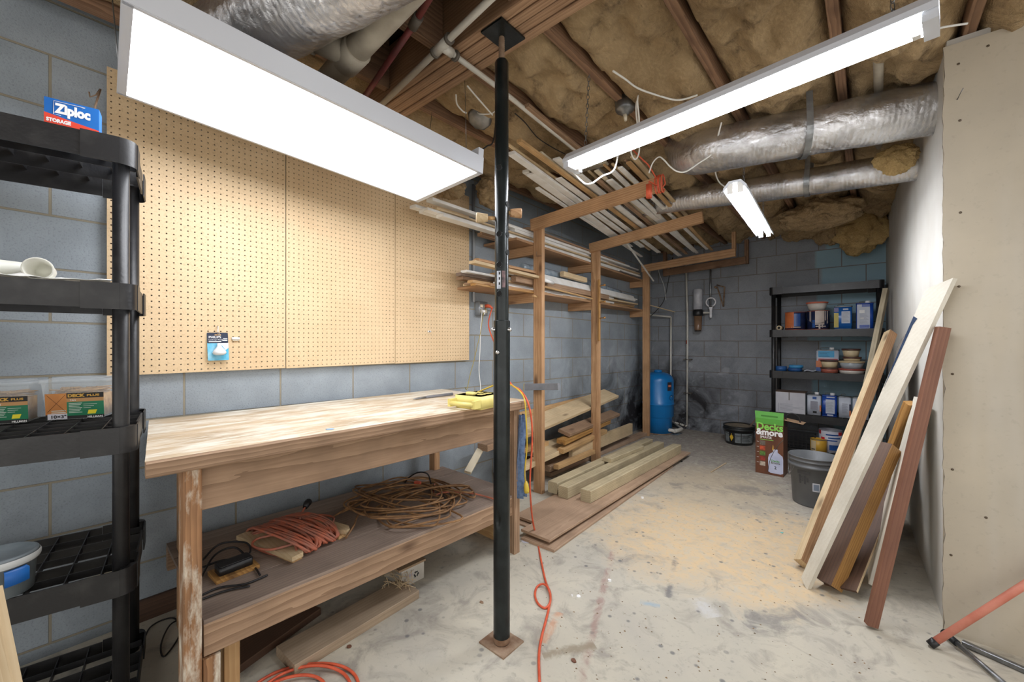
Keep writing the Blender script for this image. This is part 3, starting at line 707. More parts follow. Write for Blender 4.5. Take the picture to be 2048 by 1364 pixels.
# bulb pack hanging on a hook
a = onpeg(414, 665); b2 = onpeg(456, 720); w = b2.y - a.y; h = a.z - b2.z
bp = thing('bulb_pack', 'blue carded reflector bulb pack hanging from a pegboard hook', 'light bulb pack', (PBX + .02, a.y, b2.z))
F = frame((PBX + .016, a.y, b2.z), (0, 1, .01), n=(1, 0, .12))
MB().rbox((0, 0, 0), (w, h, .0012), .004, F).build('card', mk('card_blue', (64, 168, 204), (170, 214, 230), 14, .35), bp)
bh = MB().rbox((0, h * .62, .0011), (w, h, .0018), .004, F).build('card_header', mk('card_navy', (30, 40, 62), rough=.35), bp)
MB().rbox((w*.36, h*.9, .0015), (w*.66, h*.94, .0022), .0015, F).build('hang_slot', mk('slot_tan', (196, 160, 116)), bp)
text('lettering', 'PHILIPS', h * .115, F @ T(w*.07, h*.80, .002), M_wprint, bh, bold=.0002, fit=w*.58)
text('lettering', 'Landscape Flood', h * .068, F @ T(w*.07, h*.72, .002), M_wprint, bh, fit=w*.64)
MB().quad(w*.07, h*.665, w*.66, h*.69, .0021, F).quad(w*.76, h*.76, w*.96, h*.79, .0021, F).quad(w*.72, h*.70, w*.96, h*.725, .0021, F).build('small_print', M_wprint, bp)
swp = [(w*.0, h*.62), (w*.6, h*.62), (w*.98, h*.68), (w*.98, h*.42), (w*.85, h*.36), (w*.7, h*.5)]
MB().add([(x, y, .0016) for x, y in [(w*.62, h*.62), (w, h*.69), (w, h*.45), (w*.86, h*.37), (w*.66, h*.56)]], [(0, 1, 2, 3, 4)], False, F).build('swoosh', M_wprint, bp)
Fb = F @ T(w*.52, h*.17, .014)
b = MB(); P = [(.0, h*.01), (w*.20, h*.01), (w*.30, h*.05), (w*.33, h*.10), (w*.28, h*.18), (w*.13, h*.30), (w*.10, h*.36), (w*.10, h*.43), (0, h*.43)]
b.lathe(P, 20, Fb @ Matrix.Rotation(-pi/2, 4, 'X')); b.build('bulb', mk('bulb_white', (236, 238, 240), (206, 210, 216), 20, .3), bp)
hk = onpeg(435, 652); tp_ = F @ V((w * .5, h * .93, .003))
MB().tube([(PBX - .004, hk.y, hk.z), (PBX + .006, hk.y, hk.z), (PBX + .008, hk.y, hk.z - .004), (PBX + .01, tp_.y, tp_.z - .004), (PBX + .03, tp_.y, tp_.z - .006), (PBX + .035, tp_.y, tp_.z + .006)], .0018, 8).build('peg_hook', M_chrome, bp)
q = onpeg(471, 677); qa = thing('peg_clip', 'small white plastic clip stuck on the pegboard beside the bulb pack', 'clip', q)
MB().rbox((-.008, -.017, -.006), (.0, .017, .006), .002, T(q.x + .0085, q.y, q.z)).build('clip_body', M_white, qa)
MB().rbox((0, -.013, -.012), (.006, .013, -.006), .002, T(q.x + .001, q.y, q.z)).build('clip_tab', M_cream, qa)
q = onpeg(858, 663); qa = thing('peg_clip', 'tiny white clip on the pegboard panel nearest the outlet', 'clip', q)
MB().rbox((0, -.014, -.006), (.008, .014, .006), .002, T(*q)).build('clip_body', M_white, qa)
MB().box((.0082, -.004, -.004), (.0086, .004, .004), T(*q)).build('clip_slot', M_black, qa)
# ------------------------------------------------------------------ outlet by the pegboard
o1 = at(940, 600, x=XL); o2 = at(962, 634, x=XL)
yc = o2.y - .02; zc = (o1.z + o2.z) / 2
ob = thing('outlet_box', 'grey metal outlet box on conduit beside the pegboard', 'outlet', (XL, yc, zc))
M_boxg = mk('box_grey', (164, 168, 170), (146, 150, 154), 14, .4, .3)
MB().rbox((0, -.05, -.055), (.045, .05, .055), .004, T(XL, yc, zc)).build('box_body', M_boxg, ob)
MB().rbox((.045, -.048, -.052), (.048, .048, .052), .006, T(XL, yc, zc)).build('cover_plate', M_boxg, ob)
for y in (-.022, .022):
    for z_ in (-.02, .02):
        MB().rbox((.048, y - .014, z_ - .014), (.051, y + .014, z_ + .014), .005, T(XL, yc, zc)).build('receptacle', M_cream, ob)
cy_ = at(947, 500, x=XL + .012).y
tag(MB().tube([(XL + .014, cy_, zc + .05), (XL + .014, cy_, zc + .12), (XL + .012, cy_, 2.43)], .011, 12).build('conduit', mk('conduit_grey', (158, 162, 166), rough=.45)), 'grey metal conduit running up the wall from the outlet box', 'conduit')
PL = V((XL + .06, yc + .022, zc + .02))
orange_plug = thing('extension_cord', 'orange extension cord plugged in the outlet and looping across the floor by the steel post', 'cord', PL)
MB().tube([PL + V((-.008, 0, 0)), PL + V((.015, .002, .002)), PL + V((.03, .008, -.004)), PL + V((.05, .02, -.02))], [.015, .015, .012, .007], 10).build('plug', M_cordo, orange_plug)
fl = lambda px, py, z=.0055: at(px, py, z=z)
pts = [PL + V((.045, .018, -.014)), at(977, 650, x=-2.22), at(990, 690, x=-2.1), at(1003, 735, x=-1.85), at(1022, 768, x=-1.62), at(1040, 780, x=-1.53), at(1055, 803, x=-1.44),
       at(1063, 840, x=-1.42), at(1064, 890, x=-1.43), at(1060, 960, x=-1.45), at(1062, 1010, x=-1.48), at(1066, 1045, x=-1.52), fl(1073, 1075), fl(1082, 1120), fl(1091, 1162), fl(1100, 1185, .012), fl(1100, 1205, .012),
       fl(1090, 1216), fl(1076, 1207), fl(1070, 1190), fl(1074, 1174), fl(1086, 1168, .016), fl(1096, 1176, .018), fl(1101, 1196), fl(1098, 1215), fl(1092, 1240), fl(1083, 1275), fl(1078, 1310), fl(1079, 1364), fl(1083, 1440), fl(1060, 1560)]
cord('cord', pts, .0052, M_cordo, orange_plug, 8, 8)
g = tag(cord('electric_cable', [(XL + .055, yc - .022, zc - .02), at(961, 660, x=-2.30), at(960, 700, x=-2.29), at(958, 740, x=-2.29), at(961, 775, x=-2.27), at(958, 790, x=-2.27)], .0035, M_cordw), 'thin white cord hanging from the outlet box behind the bench', 'cord')
MB().tube([(XL + .049, yc - .022, zc - .02), (XL + .075, yc - .02, zc - .024), (XL + .078, yc - .02, zc - .05)], [.012, .012, .006], 10).build('plug', M_wprint, g)
tag(cord('electric_cable', [(XL + .062, yc + .02, zc + .012), at(966, 632, x=-2.27), at(961, 665, x=-2.25), at(955, 690, x=-2.25), at(947, 725, x=-2.25), at(940, 750, x=-2.24), at(934, 778, x=-2.22), (at(930, 790, x=-2.2).x, at(930, 790, x=-2.2).y, .866)], .0028, mk('olive_cord', (150, 138, 70), rough=.5)), 'thin yellow-green cord drooping from the outlet to the bench', 'cord')
# ------------------------------------------------------------------ black plastic shelving
def shelving(label, o, ax, ay, Wd, Dp, levels, H, rp=.0205):
    ax, ay = V(ax).normalized(), V(ay).normalized()
    M = Matrix(((ax.x, ay.x, 0, o[0]), (ax.y, ay.y, 0, o[1]), (0, 0, 1, 0), (0, 0, 0, 1))); root = thing('shelving_unit', label, 'shelving', (o[0], o[1], 0))
    for (x, y) in ((0, 0), (Wd, 0), (0, Dp), (Wd, Dp)):
        b = MB(); prev = .0
        b.lathe([(0, 0), (rp, 0), (rp, H - .03), (0, H - .03)], 24, M @ T(x, y, 0)); b.build('post', M_bplas, root)
    e = rp + .014
    for z in levels:
        top = z > H - .06
        b = MB(); h = .074
        x0, x1, y0, y1 = -e, Wd + e, -e, Dp + e; t = .005
        b.box((x0 + .12, y0, z - h), (x1 - .12, y0 + t, z), M); b.box((x0 + .12, y1 - t, z - h), (x1 - .12, y1, z), M)
        b.box((x0, y0 + .12, z - h), (x0 + t, y1 - .12, z), M); b.box((x1 - t, y0 + .12, z - h), (x1, y1 - .12, z), M)
        # rounded collars around the posts
        for cx, cy, a0 in ((0, 0, pi), (Wd, 0, 1.5 * pi), (Wd, Dp, 0), (0, Dp, .5 * pi)):
            r = e + .003; prof = [(r, z - h - .004), (r, z + .003)]
            b.lathe(prof, 8, M @ T(cx, cy, 0), True, a0, a0 + pi / 2)
            b.lathe([(rp, z + .003), (r, z + .003)], 8, M @ T(cx, cy, 0), False, a0, a0 + pi / 2)
            sx = 1 if cx == 0 else -1; sy = 1 if cy == 0 else -1
            b.box((min(cx, cx + sx*.085), cy - sy*(r) - .002, z - h - .004), (max(cx, cx + sx*.085), cy - sy*r + .002, z + .003), M)
            b.box((cx - sx*r - .002, min(cy, cy + sy*.085), z - h - .004), (cx - sx*r + .002, max(cy, cy + sy*.085), z + .003), M)
        n = 12
        for k in range(1, n):
            x = x0 + (x1 - x0) * k / n; b.box((x - .0014, y0 + .006, z - .024), (x + .0014, y1 - .006, z - .002), M)
        m_ = 6
        for k in range(1, m_):
            y = y0 + (y1 - y0) * k / m_; b.box((x0 + .006, y - .0014, z - .024 if k % 2 else z - .05), (x1 - .006, y + .0014, z - .002), M)
        b.build('shelf', M_bplas, root)
    return root, M
LV = [.055, .49, .93, 1.376, 1.826]
d_ = V((-.985, .174, 0)); a_ = V((-.174, -.985, 0))
sL, MsL = shelving('black plastic shelving unit beside the workbench and pegboard', (-1.78, .164), a_, d_, .86, .38, LV, 1.826)
LB = [.05, .415, .87, 1.32, 1.79]
sB, MsB = shelving('black plastic shelving unit with paint cans against the end wall', (-.805, 5.345), (1, 0, 0), (0, 1, 0), .875, .37, LB, 1.79)
def onL(x, y, lv): return MsL @ V((x, y, LV[lv] + .0005))
# bag box on the top shelf: face towards the room
zb = LV[4] + .0035
fl_ = at(88, 192, t=1.19); fr_ = at(198, 222, t=1.26)
ux = V((fr_.x - fl_.x, fr_.y - fl_.y, 0)).normalized(); Wz = (V((fr_.x, fr_.y, 0)) - V((fl_.x, fl_.y, 0))).length
F = frame((fl_.x, fl_.y, zb), ux, (0, 0, 1)); Hz = fl_.z - zb
zp = thing('bag_box', 'blue and red storage bag carton on top of the black shelving', 'box', F @ V((0, 0, 0)))
nz = F.to_3x3() @ V((0, 0, 1)); sgn = 1 if nz.dot(CAMP - V(fl_)) > 0 else -1
M_zb = mk('carton_blue', (28, 110, 190), (20, 92, 172), 6, .4); M_zr = mk('carton_red', (222, 72, 52), rough=.4)
MB().box((0, 0, -.05 if sgn > 0 else 0), (Wz, Hz, 0 if sgn > 0 else .05), F).build('carton', M_zb, zp)
MB().add([(0, 0, .0006), (Wz, 0, .0006), (Wz, Hz*.19, .0006), (Wz*.55, Hz*.30, .0006), (0, Hz*.46, .0006)], [(0, 1, 2, 3, 4)], False, F).build('red_band', M_zr, zp)
text('lettering', 'Ziploc', Hz * .46, F @ T(Wz*.20, Hz*.52, .0012), M_wprint, zp, bold=.002, fit=Wz*.66)
text('lettering', 'STORAGE', Hz * .17, F @ T(Wz*.04, Hz*.16, .0012), M_wprint, zp, bold=.0008, fit=Wz*.44)
b = MB(); P = [(Wz*.17, Hz*.46), (Wz*.17, Hz*.9), (Wz*.72, Hz*.9), (Wz*.66, Hz*.86)]
b.tube([F @ V((x, y, .001)) for x, y in [(Wz*.30, Hz*.44), (Wz*.165, Hz*.44), (Wz*.17, Hz*.92), (Wz*.74, Hz*.92), (Wz*.68, Hz*.86)]], .0008, 4).build('logo_outline', M_wprint, zp)
mt = at(190, 214, t=1.46)
tag(MB().tube([(mt.x, mt.y, LV[4] + .003), mt, at(201, 178, t=1.46), at(192, 190, t=1.46), at(180, 194, t=1.46), at(178, 184, t=1.46)], [.003, .003, .003, .0022, .002, .0025], 6).build('hook_wire', M_rust), 'bent rusty wire hook standing behind the storage bag carton', 'hook')
# second shelf: white plastic cups and crumpled paper
M_cup = mk('white_plastic', (238, 238, 230), (224, 224, 212), 10, .45)
def cup(px, py, ang, label, ln=.10, r0=.023, r1=.031, zz=None):
    c = at(px, py, x=-1.9); z0 = LV[3] + .003
    F = frame((c.x, c.y, z0 + r1 + (zz or 0)), (0, 0, 1), n=(cos(ang), sin(ang), 0))
    r = thing('plastic_cup', label, 'cup', (c.x, c.y, z0), 'white cups on the second shelf')
    MB().lathe([(0, 0), (r0, 0), (r1 * .98, ln), (r1, ln), (r1, ln - .004), (r1 * .9, ln - .006), (r0 * .9, .006), (0, .006)], 24, F).build('cup_body', M_cup, r)
    MB().lathe([(r1 * .99, ln - .012), (r1 * 1.05, ln - .008), (r1 * 1.05, ln), (r1 * .95, ln)], 24, F).build('rim', M_cup, r)
cup(72, 541, -1.9, 'white cup lying with its open end toward the room on the second shelf', .09)
cup(92, 541, -.2, 'white cup lying on its side beside the crumpled paper on the second shelf', .085)
cup(-12, 545, -1.2, 'white cup at the cut edge of the photo on the second shelf', .09)
b = MB(); N = 10
pz = at(110, 560, x=-1.87); vs = []
for i in range(N):
    for j in range(N):
        u, v = i / (N-1) - .5, j / (N-1) - .5
        vs.append((pz.x + u * .13, pz.y + v * .24, LV[3] + .006 + .022 * abs(noise.noise(V((u * 5, v * 5, 3)))) + .012 * max(0, v)))
b.add(vs, [(i*N+j, i*N+j+1, (i+1)*N+j+1, (i+1)*N+j) for i in range(N-1) for j in range(N-1)], True)
o = tag(b.build('paper_towel', mk('paper_white', (236, 236, 232), rough=.9)), 'crumpled white paper towel under the cups on the second shelf', 'paper'); sm = o.modifiers.new('t', 'SOLIDIFY'); sm.thickness = .001
# third shelf: two clear tubs of deck screws
def clear():
    s = NT('clear_plastic'); return s.end(lin((220, 228, 232)), .18, 0, None, Transmission_Weight=.0, Alpha=.24)
M_clear = clear()
M_scr = mk('deck_screw_tan', (196, 158, 104), (150, 112, 66), 40, .5)
M_green = mk('label_green', (22, 122, 84), (16, 106, 72), 8, .4); M_orange = mk('label_orange', (196, 130, 62), (176, 112, 52), 20, .5); M_tan = mk('label_tan', (176, 132, 82), rough=.5)
M_yell = mk('label_yellow', (222, 208, 40), rough=.5); M_gold = mk('label_gold', (196, 152, 60), rough=.5); M_lg = mk('label_grey', (196, 196, 206), rough=.5)
def tub(p, q, h, dep, label, n):
    """p, q: lower front corners on the shelf"""
    F = frame((p.x, p.y, LV[2] + .003), V((q.x - p.x, q.y - p.y, 0)), (0, 0, 1)); w = V((q.x - p.x, q.y - p.y)).length
    r = thing('screw_tub', label, 'tub', F @ V((w/2, 0, -dep/2)), 'clear screw tubs on the third shelf')
    A = F @ Matrix.Rotation(-pi/2, 4, 'X')      # local: x along front, y depth (away), z up
    b = MB(); f0, f1 = .006, .0
    vs = []
    for (ins, z) in ((.010, 0), (0, h)):
        vs += [(ins, ins, z), (w - ins, ins, z), (w - ins, dep - ins, z), (ins, dep - ins, z)]
    b.add(vs, [(0, 1, 5, 4), (1, 2, 6, 5), (2, 3, 7, 6), (3, 0, 4, 7), (0, 3, 2, 1)], False, A); b.build('tub_body', M_clear, r)
    MB().rbox((-.007, -.007, h), (w + .007, dep + .007, h + .012), .012, A).rbox((.012, .012, h + .012), (w - .012, dep - .012, h + .016), .01, A).build('lid', M_clear, r)
    rn = random.Random(n)
    b = MB(); b.rbox((.014, .014, .004), (w - .014, dep - .014, h * .66), .006, A)
    b.build('screw_fill', M_scr, r)['kind'] = 'stuff'
    for k in range(46):
        c = A @ V((rn.uniform(.025, w - .025), rn.uniform(.018, dep - .02), h * .69 + rn.uniform(0, .016))); a = rn.uniform(-.6, .6)
        d = (A.to_3x3() @ V((cos(a), sin(a), rn.uniform(-.1, .1)))).normalized()
        MB().tube([c - d * .022, c - d * .019, c - d * .0185, c + d * .018, c + d * .024], [.0042, .0036, .0021, .0021, .0003], 7).build('screw', M_scr, r)
    lay = lambda x0, y0, x1, y1, off, m, nm: MB().box((x0*w, y0*h, off), (x1*w, y1*h, off + .0003), F @ T(0, 0, -.0097) @ Matrix.Rotation(radians(4.6), 4, 'X')).build(nm, m, r)
    lb = lay(.05, .02, .97, .72, .0005, M_black, 'label'); r0_, r = r, lb
    lay(.05, .15, .38, .72, .0010, M_orange, 'label_picture'); lay(.08, .02, .38, .17, .0014, M_lg, 'label_size')
    lay(.38, .48, .97, .58, .0010, M_tan, 'label_band'); lay(.38, .10, .97, .48, .0010, M_green, 'label_green_field')
    Ft = F @ T(0, 0, -.0097) @ Matrix.Rotation(radians(4.6), 4, 'X')
    text('lettering', 'DECK', h * .11, Ft @ T(w*.40, h*.615, .002), M_gold, r, bold=.0008, fit=w*.27)
    text('lettering', 'PLUS', h * .075, Ft @ T(w*.70, h*.625, .002), M_gold, r, bold=.0003, fit=w*.2)
    text('lettering', 'TAN', h * .06, Ft @ T(w*.43, h*.505, .002), M_wprint, r)
    text('lettering', '10\u00d73"', h * .115, Ft @ T(w*.12, h*.05, .002), M_black, r, bold=.0004, fit=w*.23)
    text('lettering', 'HILLMAN', h * .07, Ft @ T(w*.70, h*.025, .002), M_wprint, r, bold=.0001, fit=w*.24)
    b = MB()
    for k in range(7): b.quad(w*.41, h*(.43 - .042*k), w*(.62 - .02*(k % 3)), h*(.445 - .042*k), .0014, Ft)
    for k in range(3): b.quad(w*.64, h*(.40 - .05*k), w*(.86 - .05*k), h*(.41 - .05*k), .0014, Ft)
    for k in range(2): b.quad(w*.14, h*(.24 - .05*k), w*.36, h*(.26 - .05*k), .0014, Ft)
    b.build('small_print', mk('label_small', (190, 200, 190)), r)
    MB().add([(w*.70, h*.13, .0015), (w*.83, h*.13, .0015), (w*.86, h*.24, .0015), (w*.72, h*.24, .0015)], [(0, 1, 2, 3)], False, Ft).build('star_badge', M_yell, r)
    b = MB()
    for e in ((.08, .22, .36, .68), (.08, .68, .36, .22)):
        b.tube([Ft @ V((w*e[0], h*e[1], .0014)), Ft @ V((w*e[2], h*e[3], .0014))], .0006, 4)
    b.build('picture_lines', M_dkline, r)
M_dkline = mk('line_brown', (112, 66, 30))
zs_ = LV[2] + .003
tub(at(82, 866, t=1.36), at(210, 846, t=1.43), .125, .12, 'clear tub of tan deck screws closest to the shelving post', 3)
tub(at(-70, 890, t=1.27), at(58, 868, t=1.34), .122, .12, 'clear tub of tan deck screws partly cut by the photo edge', 4)
# fourth shelf: round pail with a blue handle
c = at(-2, 1095, x=-1.84); zb = LV[1] + .003
ca = thing('lidded_pail', 'small grey lidded pail with a blue grip on the fourth shelf', 'pail', (c.x, c.y, zb))
MB().lathe([(0, 0), (.065, 0), (.072, .10), (.075, .10), (.075, .108), (.068, .112), (.064, .106), (0, .106)], 32, T(c.x, c.y, zb)).build('pail_body', mk('pail_grey', (126, 136, 142), (104, 114, 120), 9, .35), ca)
MB().lathe([(.0765, .085), (.079, .09), (.079, .1), (.0765, .104)], 32, T(c.x, c.y, zb)).build('rim_band', mk('pail_rim', (196, 200, 200), rough=.4), ca)
MB().lathe([(.0735, .035), (.083, .04), (.083, .075), (.0735, .08)], 8, T(c.x, c.y, zb), True, .15, .75).build('grip', M_zb, ca)
# board leaning at the left edge in front of the shelving
p0 = at(30, 1420, x=-1.30); p1 = at(-12, 1180, x=-1.42)
tag(bar('loose_board', (p0.x, p0.y - .008, p0.z), p1 - V((0, .012, 0)), .05, .02, W_pale, up=(.8, -.6, .1)), 'pale board end leaning in front of the black shelving at the photo edge', 'board')
# ------------------------------------------------------------------ workbench
zt = .86
FL = at(290, 924, z=zt); FR = at(1055, 800, z=zt); e1 = (FR - FL).normalized(); e1.z = 0; en = V((-e1.y, e1.x, 0))   # en points to the wall
Lb = (FR - FL).length; Db = .80
wb = thing('workbench', 'heavy timber workbench with a paint-worn top under the pegboard', 'workbench', FL + e1 * Lb / 2 + en * Db / 2 - V((0, 0, zt)))
def B(u, v, z): return FL + e1 * u + en * v + V((0, 0, z - zt))
for k in range(5):
    v0 = Db * k / 5
    a0, a1 = .11 * v0 - .0005, .11 * (v0 + Db/5); L1 = Lb - (.006 if k % 2 else 0)
    MB().prism([(a0 - Lb/2, -Db/10 + .0006), (L1 - Lb/2, -Db/10 + .0006), (L1 - Lb/2, Db/10 - .0006), (a1 - Lb/2, Db/10 - .0006)], -.02, .02).build('worktop_board', W_top, wb, frame(B(Lb/2, v0 + Db/10, zt - .02), e1, en))
bar('worktop_edge', B(0, -.0105, zt - .022), B(Lb, -.0105, zt - .022), .02, .045, W_bench, wb, c=.004)
bar('apron', B(.125, .062, .745), B(Lb - .06, .062, .745), .038, .15, W_bench, wb)
bar('apron', B(.09, Db - .06, .745), B(Lb - .06, Db - .06, .745), .038, .15, W_bench, wb)
for u in (Lb - .1,): bar('cross_rail', B(u, .09, .76), B(u, Db - .085, .76), .038, .11, W_bench, wb)
W_leg = wood('leg_wood', (176, 132, 92), (126, 88, 58), 1, .7, True, (220, 214, 198), .36)
for u, v, w1, m in ((.11, .055, .045, W_leg), (Lb - .075, .055, .045, W_bench), (.185, Db - .16, .045, W_frame), (Lb - .10, Db - .05, .045, W_frame)):
    bar('leg', B(u, v, 0), B(u, v, .82), .085 if v < .5 else .06, w1, m, wb, up=e1)
zsf = .32
bar('shelf_rail', B(.14, .05, .265), B(Lb - .04, .05, .265), .038, .10, W_bench, wb)
bar('shelf_rail', B(.14, Db - .06, .265), B(Lb - .04, Db - .06, .265), .038, .09, W_bench, wb)
for k in range(4):
    v0 = .032 + (Db - .075) * k / 4; wv = (Db - .075) / 4
    bar('shelf_board', B(.14, v0 + wv/2, zsf - .0), B(Lb - .03, v0 + wv/2, zsf - .0), wv - .002, .016, W_grey, wb)
bar('leg_block', B(.16, .06, 0), B(.16, .06, .21), .07, .045, W_leg, wb, up=e1)
bar('leg_block', B(.225, .10, 0), B(.225, .10, .21), .05, .045, W_pine, wb, up=e1)
bar('end_panel', B(Lb - .05, .10, .105), B(Lb - .05, Db - .1, .105), .21, .018, W_pine, wb, up=e1)
# yellow multi-outlet power box on the bench
pf = at(911, 808, z=zt); pr = at(1000, 814, z=zt)
ga = at(900, 797, z=zt + .02); 
u_ = e1.copy(); 
Fg = frame(at(975, 818, z=zt + .0005), (e1 * .985 + en * .17), en)
gb = thing('power_box', 'yellow portable outlet box with a handle on the end of the bench', 'power box', Fg @ V((0, 0, 0)))
M_yb = mk('yellow_plastic', (232, 218, 136), (222, 206, 122), 10, .4)
MB().rbox((-.055, 0, .006), (.13, .17, .066), .012, Fg).rbox((-.05, .004, .0), (.125, .166, .007), .01, Fg).rbox((-.052, .003, .06), (.127, .167, .066), .01, Fg).build('box_body', M_yb, gb)
MB().box((-.105, 0, .012), (-.055, .018, .05), Fg).box((-.105, .152, .012), (-.055, .17, .05), Fg).build('handle_arm', M_yb, gb)
MB().tube([Fg @ V((-.098, .01, .03)), Fg @ V((-.098, .16, .03))], .011, 12).build('handle', M_yb, gb)
for x in (.02, .075):
    for y in (.055, .11):
        b = MB(); b.rbox((x - .02, y - .018, .066), (x + .02, y + .018, .0675), .006, Fg); rc = b.build('receptacle', M_yb, gb)
        b = MB(); b.box((x - .009, y - .011, .0675), (x - .006, y - .002, .0682), Fg); b.box((x + .006, y - .011, .0675), (x + .009, y - .002, .0682), Fg); b.lathe([(0, .0682), (.004, .0682)], 8, Fg @ T(x, y + .008, 0)); b.build('slots', M_black, rc)
MB().rbox((-.04, .06, .066), (-.015, .11, .082), .006, Fg).build('cord_boss', M_yb, gb)
pts = [Fg @ V((.10, .15, .06)), at(985, 772, z=zt + .10), at(1000, 767, z=zt + .12), at(1022, 770, x=-1.56), at(1040, 783, x=-1.50), at(1049, 800, x=-1.445), at(1052, 835, x=-1.43), at(1054, 890, x=-1.43), at(1050, 935, x=-1.44), at(1050, 955, x=-1.44), at(1052, 966, x=-1.44)]
cord('cord', pts, .0042, M_cordy, gb)
a = at(1052, 962, x=-1.44); MB().tube([a, a - V((0, 0, .02)), a - V((-.004, 0, .05)), a - V((-.006, 0, .065))], [.006, .013, .016, .013], 10).build('plug', M_cordy, gb)
# chisel and small bits on the bench top
c0 = at(826, 798, z=zt + .006); c1_ = at(905, 788, z=zt + .008)
ch = thing('chisel', 'grey steel chisel lying on the bench beside the yellow outlet box', 'chisel', c0)
MB().tube([c0, c0.lerp(c1_, .12), c0.lerp(c1_, .3)], [.002, .006, .007], 8).build('blade', M_zinc, ch)
MB().tube([c0.lerp(c1_, .3), c0.lerp(c1_, .34), c1_], [.007, .009, .009], 10).build('handle', mk('tool_grey', (112, 112, 116), rough=.5), ch)
c = at(660, 858, z=zt + .0008); tag(MB().lathe([(0, 0), (.016, 0), (.013, .0006), (0, .0006)], 9, T(*c)).build('tape_scrap', mk('tape_blue', (150, 184, 226))), 'pale blue scrap stuck on the worn bench top', 'scrap')
# denim rag
b = MB(); N = 14; vs = []
for i in range(N + 1):
    z_ = at(1036, 830, x=-1.50).z - .47 * i / N
    for j in range(7):
        q = j / 6 - .5; p = at(1036, 830, x=-1.50)
        vs.append((p.x + .02 * sin(q * 9 + i * .2) + .01, p.y + .02 + q * (.07 - .03 * abs(i / N - .6)), z_))
b.add(vs, [(i*7+j, i*7+j+1, (i+1)*7+j+1, (i+1)*7+j) for i in range(N) for j in range(6)], True)
o = tag(b.build('denim_rag', mk('denim', (104, 126, 158), (80, 100, 132), 60, .9, 0, .4, 120)), 'blue denim rag hanging at the bench end beside the yellow plug', 'rag'); sm = o.modifiers.new('t', 'SOLIDIFY'); sm.thickness = .004
# ------------------------------------------------------------------ on the bench's lower shelf
zs = zsf + .0085
def onshelf(px, py, dz=0): return at(px, py, z=zs + dz)
# wooden cord winder with orange cord wrapped round it
q = [onshelf(*p, .02) for p in ((488, 1062), (600, 1018), (692, 1076), (548, 1150))]
wc = (q[0] + q[2]) / 2
lx = ((q[1] + q[2]) / 2 - (q[0] + q[3]) / 2); LW = lx.length; lx.normalize(); lx.z = 0
ly = V((-lx.y, lx.x, 0)); 
Fw = frame((wc.x, wc.y, zs), lx, ly)
cw = thing('cord_winder', 'notched board wound with dusty orange extension cord on the lower bench shelf', 'cord winder', wc)
hw, hh = LW / 2 - .01, ((q[0] - q[3]).length + (q[1] - q[2]).length) / 4 * .8
poly = [(-hw, -hh), (-.09, -hh), (-.06, -hh * .6), (.09, -hh * .6), (.12, -hh), (hw, -hh), (hw + .02, -hh + .03), (hw + .02, hh - .03), (hw, hh), (.12, hh), (.09, hh * .6), (-.06, hh * .6), (-.09, hh), (-hw, hh)]
MB().prism(poly, .012, .03, Fw).build('winder_board', W_pale, cw)
MB().box((-hw + .01, -hh + .01, 0), (-hw + .05, hh - .01, .012), Fw).build('winder_foot', W_pine, cw)
MB().box((hw - .05, -hh + .01, 0), (hw - .01, hh - .01, .012), Fw).build('winder_foot', W_pine, cw)
rn = random.Random(5); pts = []
for k in range(58):
    for i in range(10):
        t = (k + i / 10); a = 2 * pi * i / 10
        lay = .0105 * (k % 4); x = -.085 + .175 * ((k * .377) % 1) + .02 * sin(a + k)
        ry = hh * .72 + lay + .028 * abs(sin(k * 1.3)); rz = .026 + lay * .8
        pts.append(Fw @ V((x + .03 * sin(a) * (-1) ** k, ry * cos(a), max(.0065, .021 + rz * sin(a)))))
MB().tube(spline(pts, 3), .0052, 7).build('wound_cord', M_cordod, cw)
cord('wound_cord', [Fw @ V(p) for p in ((-.08, -.02, .06), (-.13, .05, .045), (-.165, .02, .037), (-.15, -.07, .037), (-.07, -.12, .04), (.0, -.13, .02), (.04, -.11, .012))], .005, M_cordod, cw)
cord('wound_cord', [Fw @ V(p) for p in ((.05, .03, .065), (.10, .06, .05), (.15, .05, .04), (.175, -.02, .037), (.13, -.09, .045), (.05, -.12, .03))], .005, M_cordod, cw)
a = Fw @ V((.11, .11, .04)); bq = Fw @ V((.15, .03, .037))
cord('wound_cord', [bq, Fw @ V((.14, .08, .04)), a, a + V((-.03, .03, .02))], .005, M_cordod, cw)
MB().tube([a + V((-.03, .03, .02)), a + V((-.045, .045, .03)), a + V((-.06, .06, .032))], [.011, .017, .017], 10).build('plug', M_cordk, cw)
# tangled brown extension cord
rn = random.Random(11); pts = []
cx0 = [onshelf(*p) for p in ((665, 1040), (720, 1010), (780, 985), (830, 968), (880, 972), (905, 1000), (870, 1030), (800, 1045), (740, 1030), (690, 1015), (760, 990), (840, 985), (890, 1005), (850, 1035), (780, 1020), (700, 1000), (730, 975), (800, 965), (870, 985), (915, 1010), (900, 1030), (820, 1035), (745, 1045), (700, 1025), (770, 1000), (850, 975), (895, 990), (935, 1000), (950, 985), (920, 978), (860, 990), (790, 1010), (760, 1040), (790, 1062), (850, 1055), (900, 1043), (870, 1010), (810, 1000))]
for i, p in enumerate(cx0):
    pts.append(p + V((rn.uniform(-.03, .03), rn.uniform(-.03, .03), .006 + .012 * (i % 4) + rn.uniform(0, .008))))
t1 = tag(cord('extension_cord', pts, .0048, M_cordb, None, 8), 'brown extension cord lying in a tangled heap on the lower bench shelf', 'cord')
for q_ in range(2):
    cord('loose_loop', [p + V((rn.uniform(-.05, .05), rn.uniform(-.05, .05), .008 + .012 * (i % 4))) for i, p in enumerate(cx0[q_::2])], .0048, M_cordb, t1)
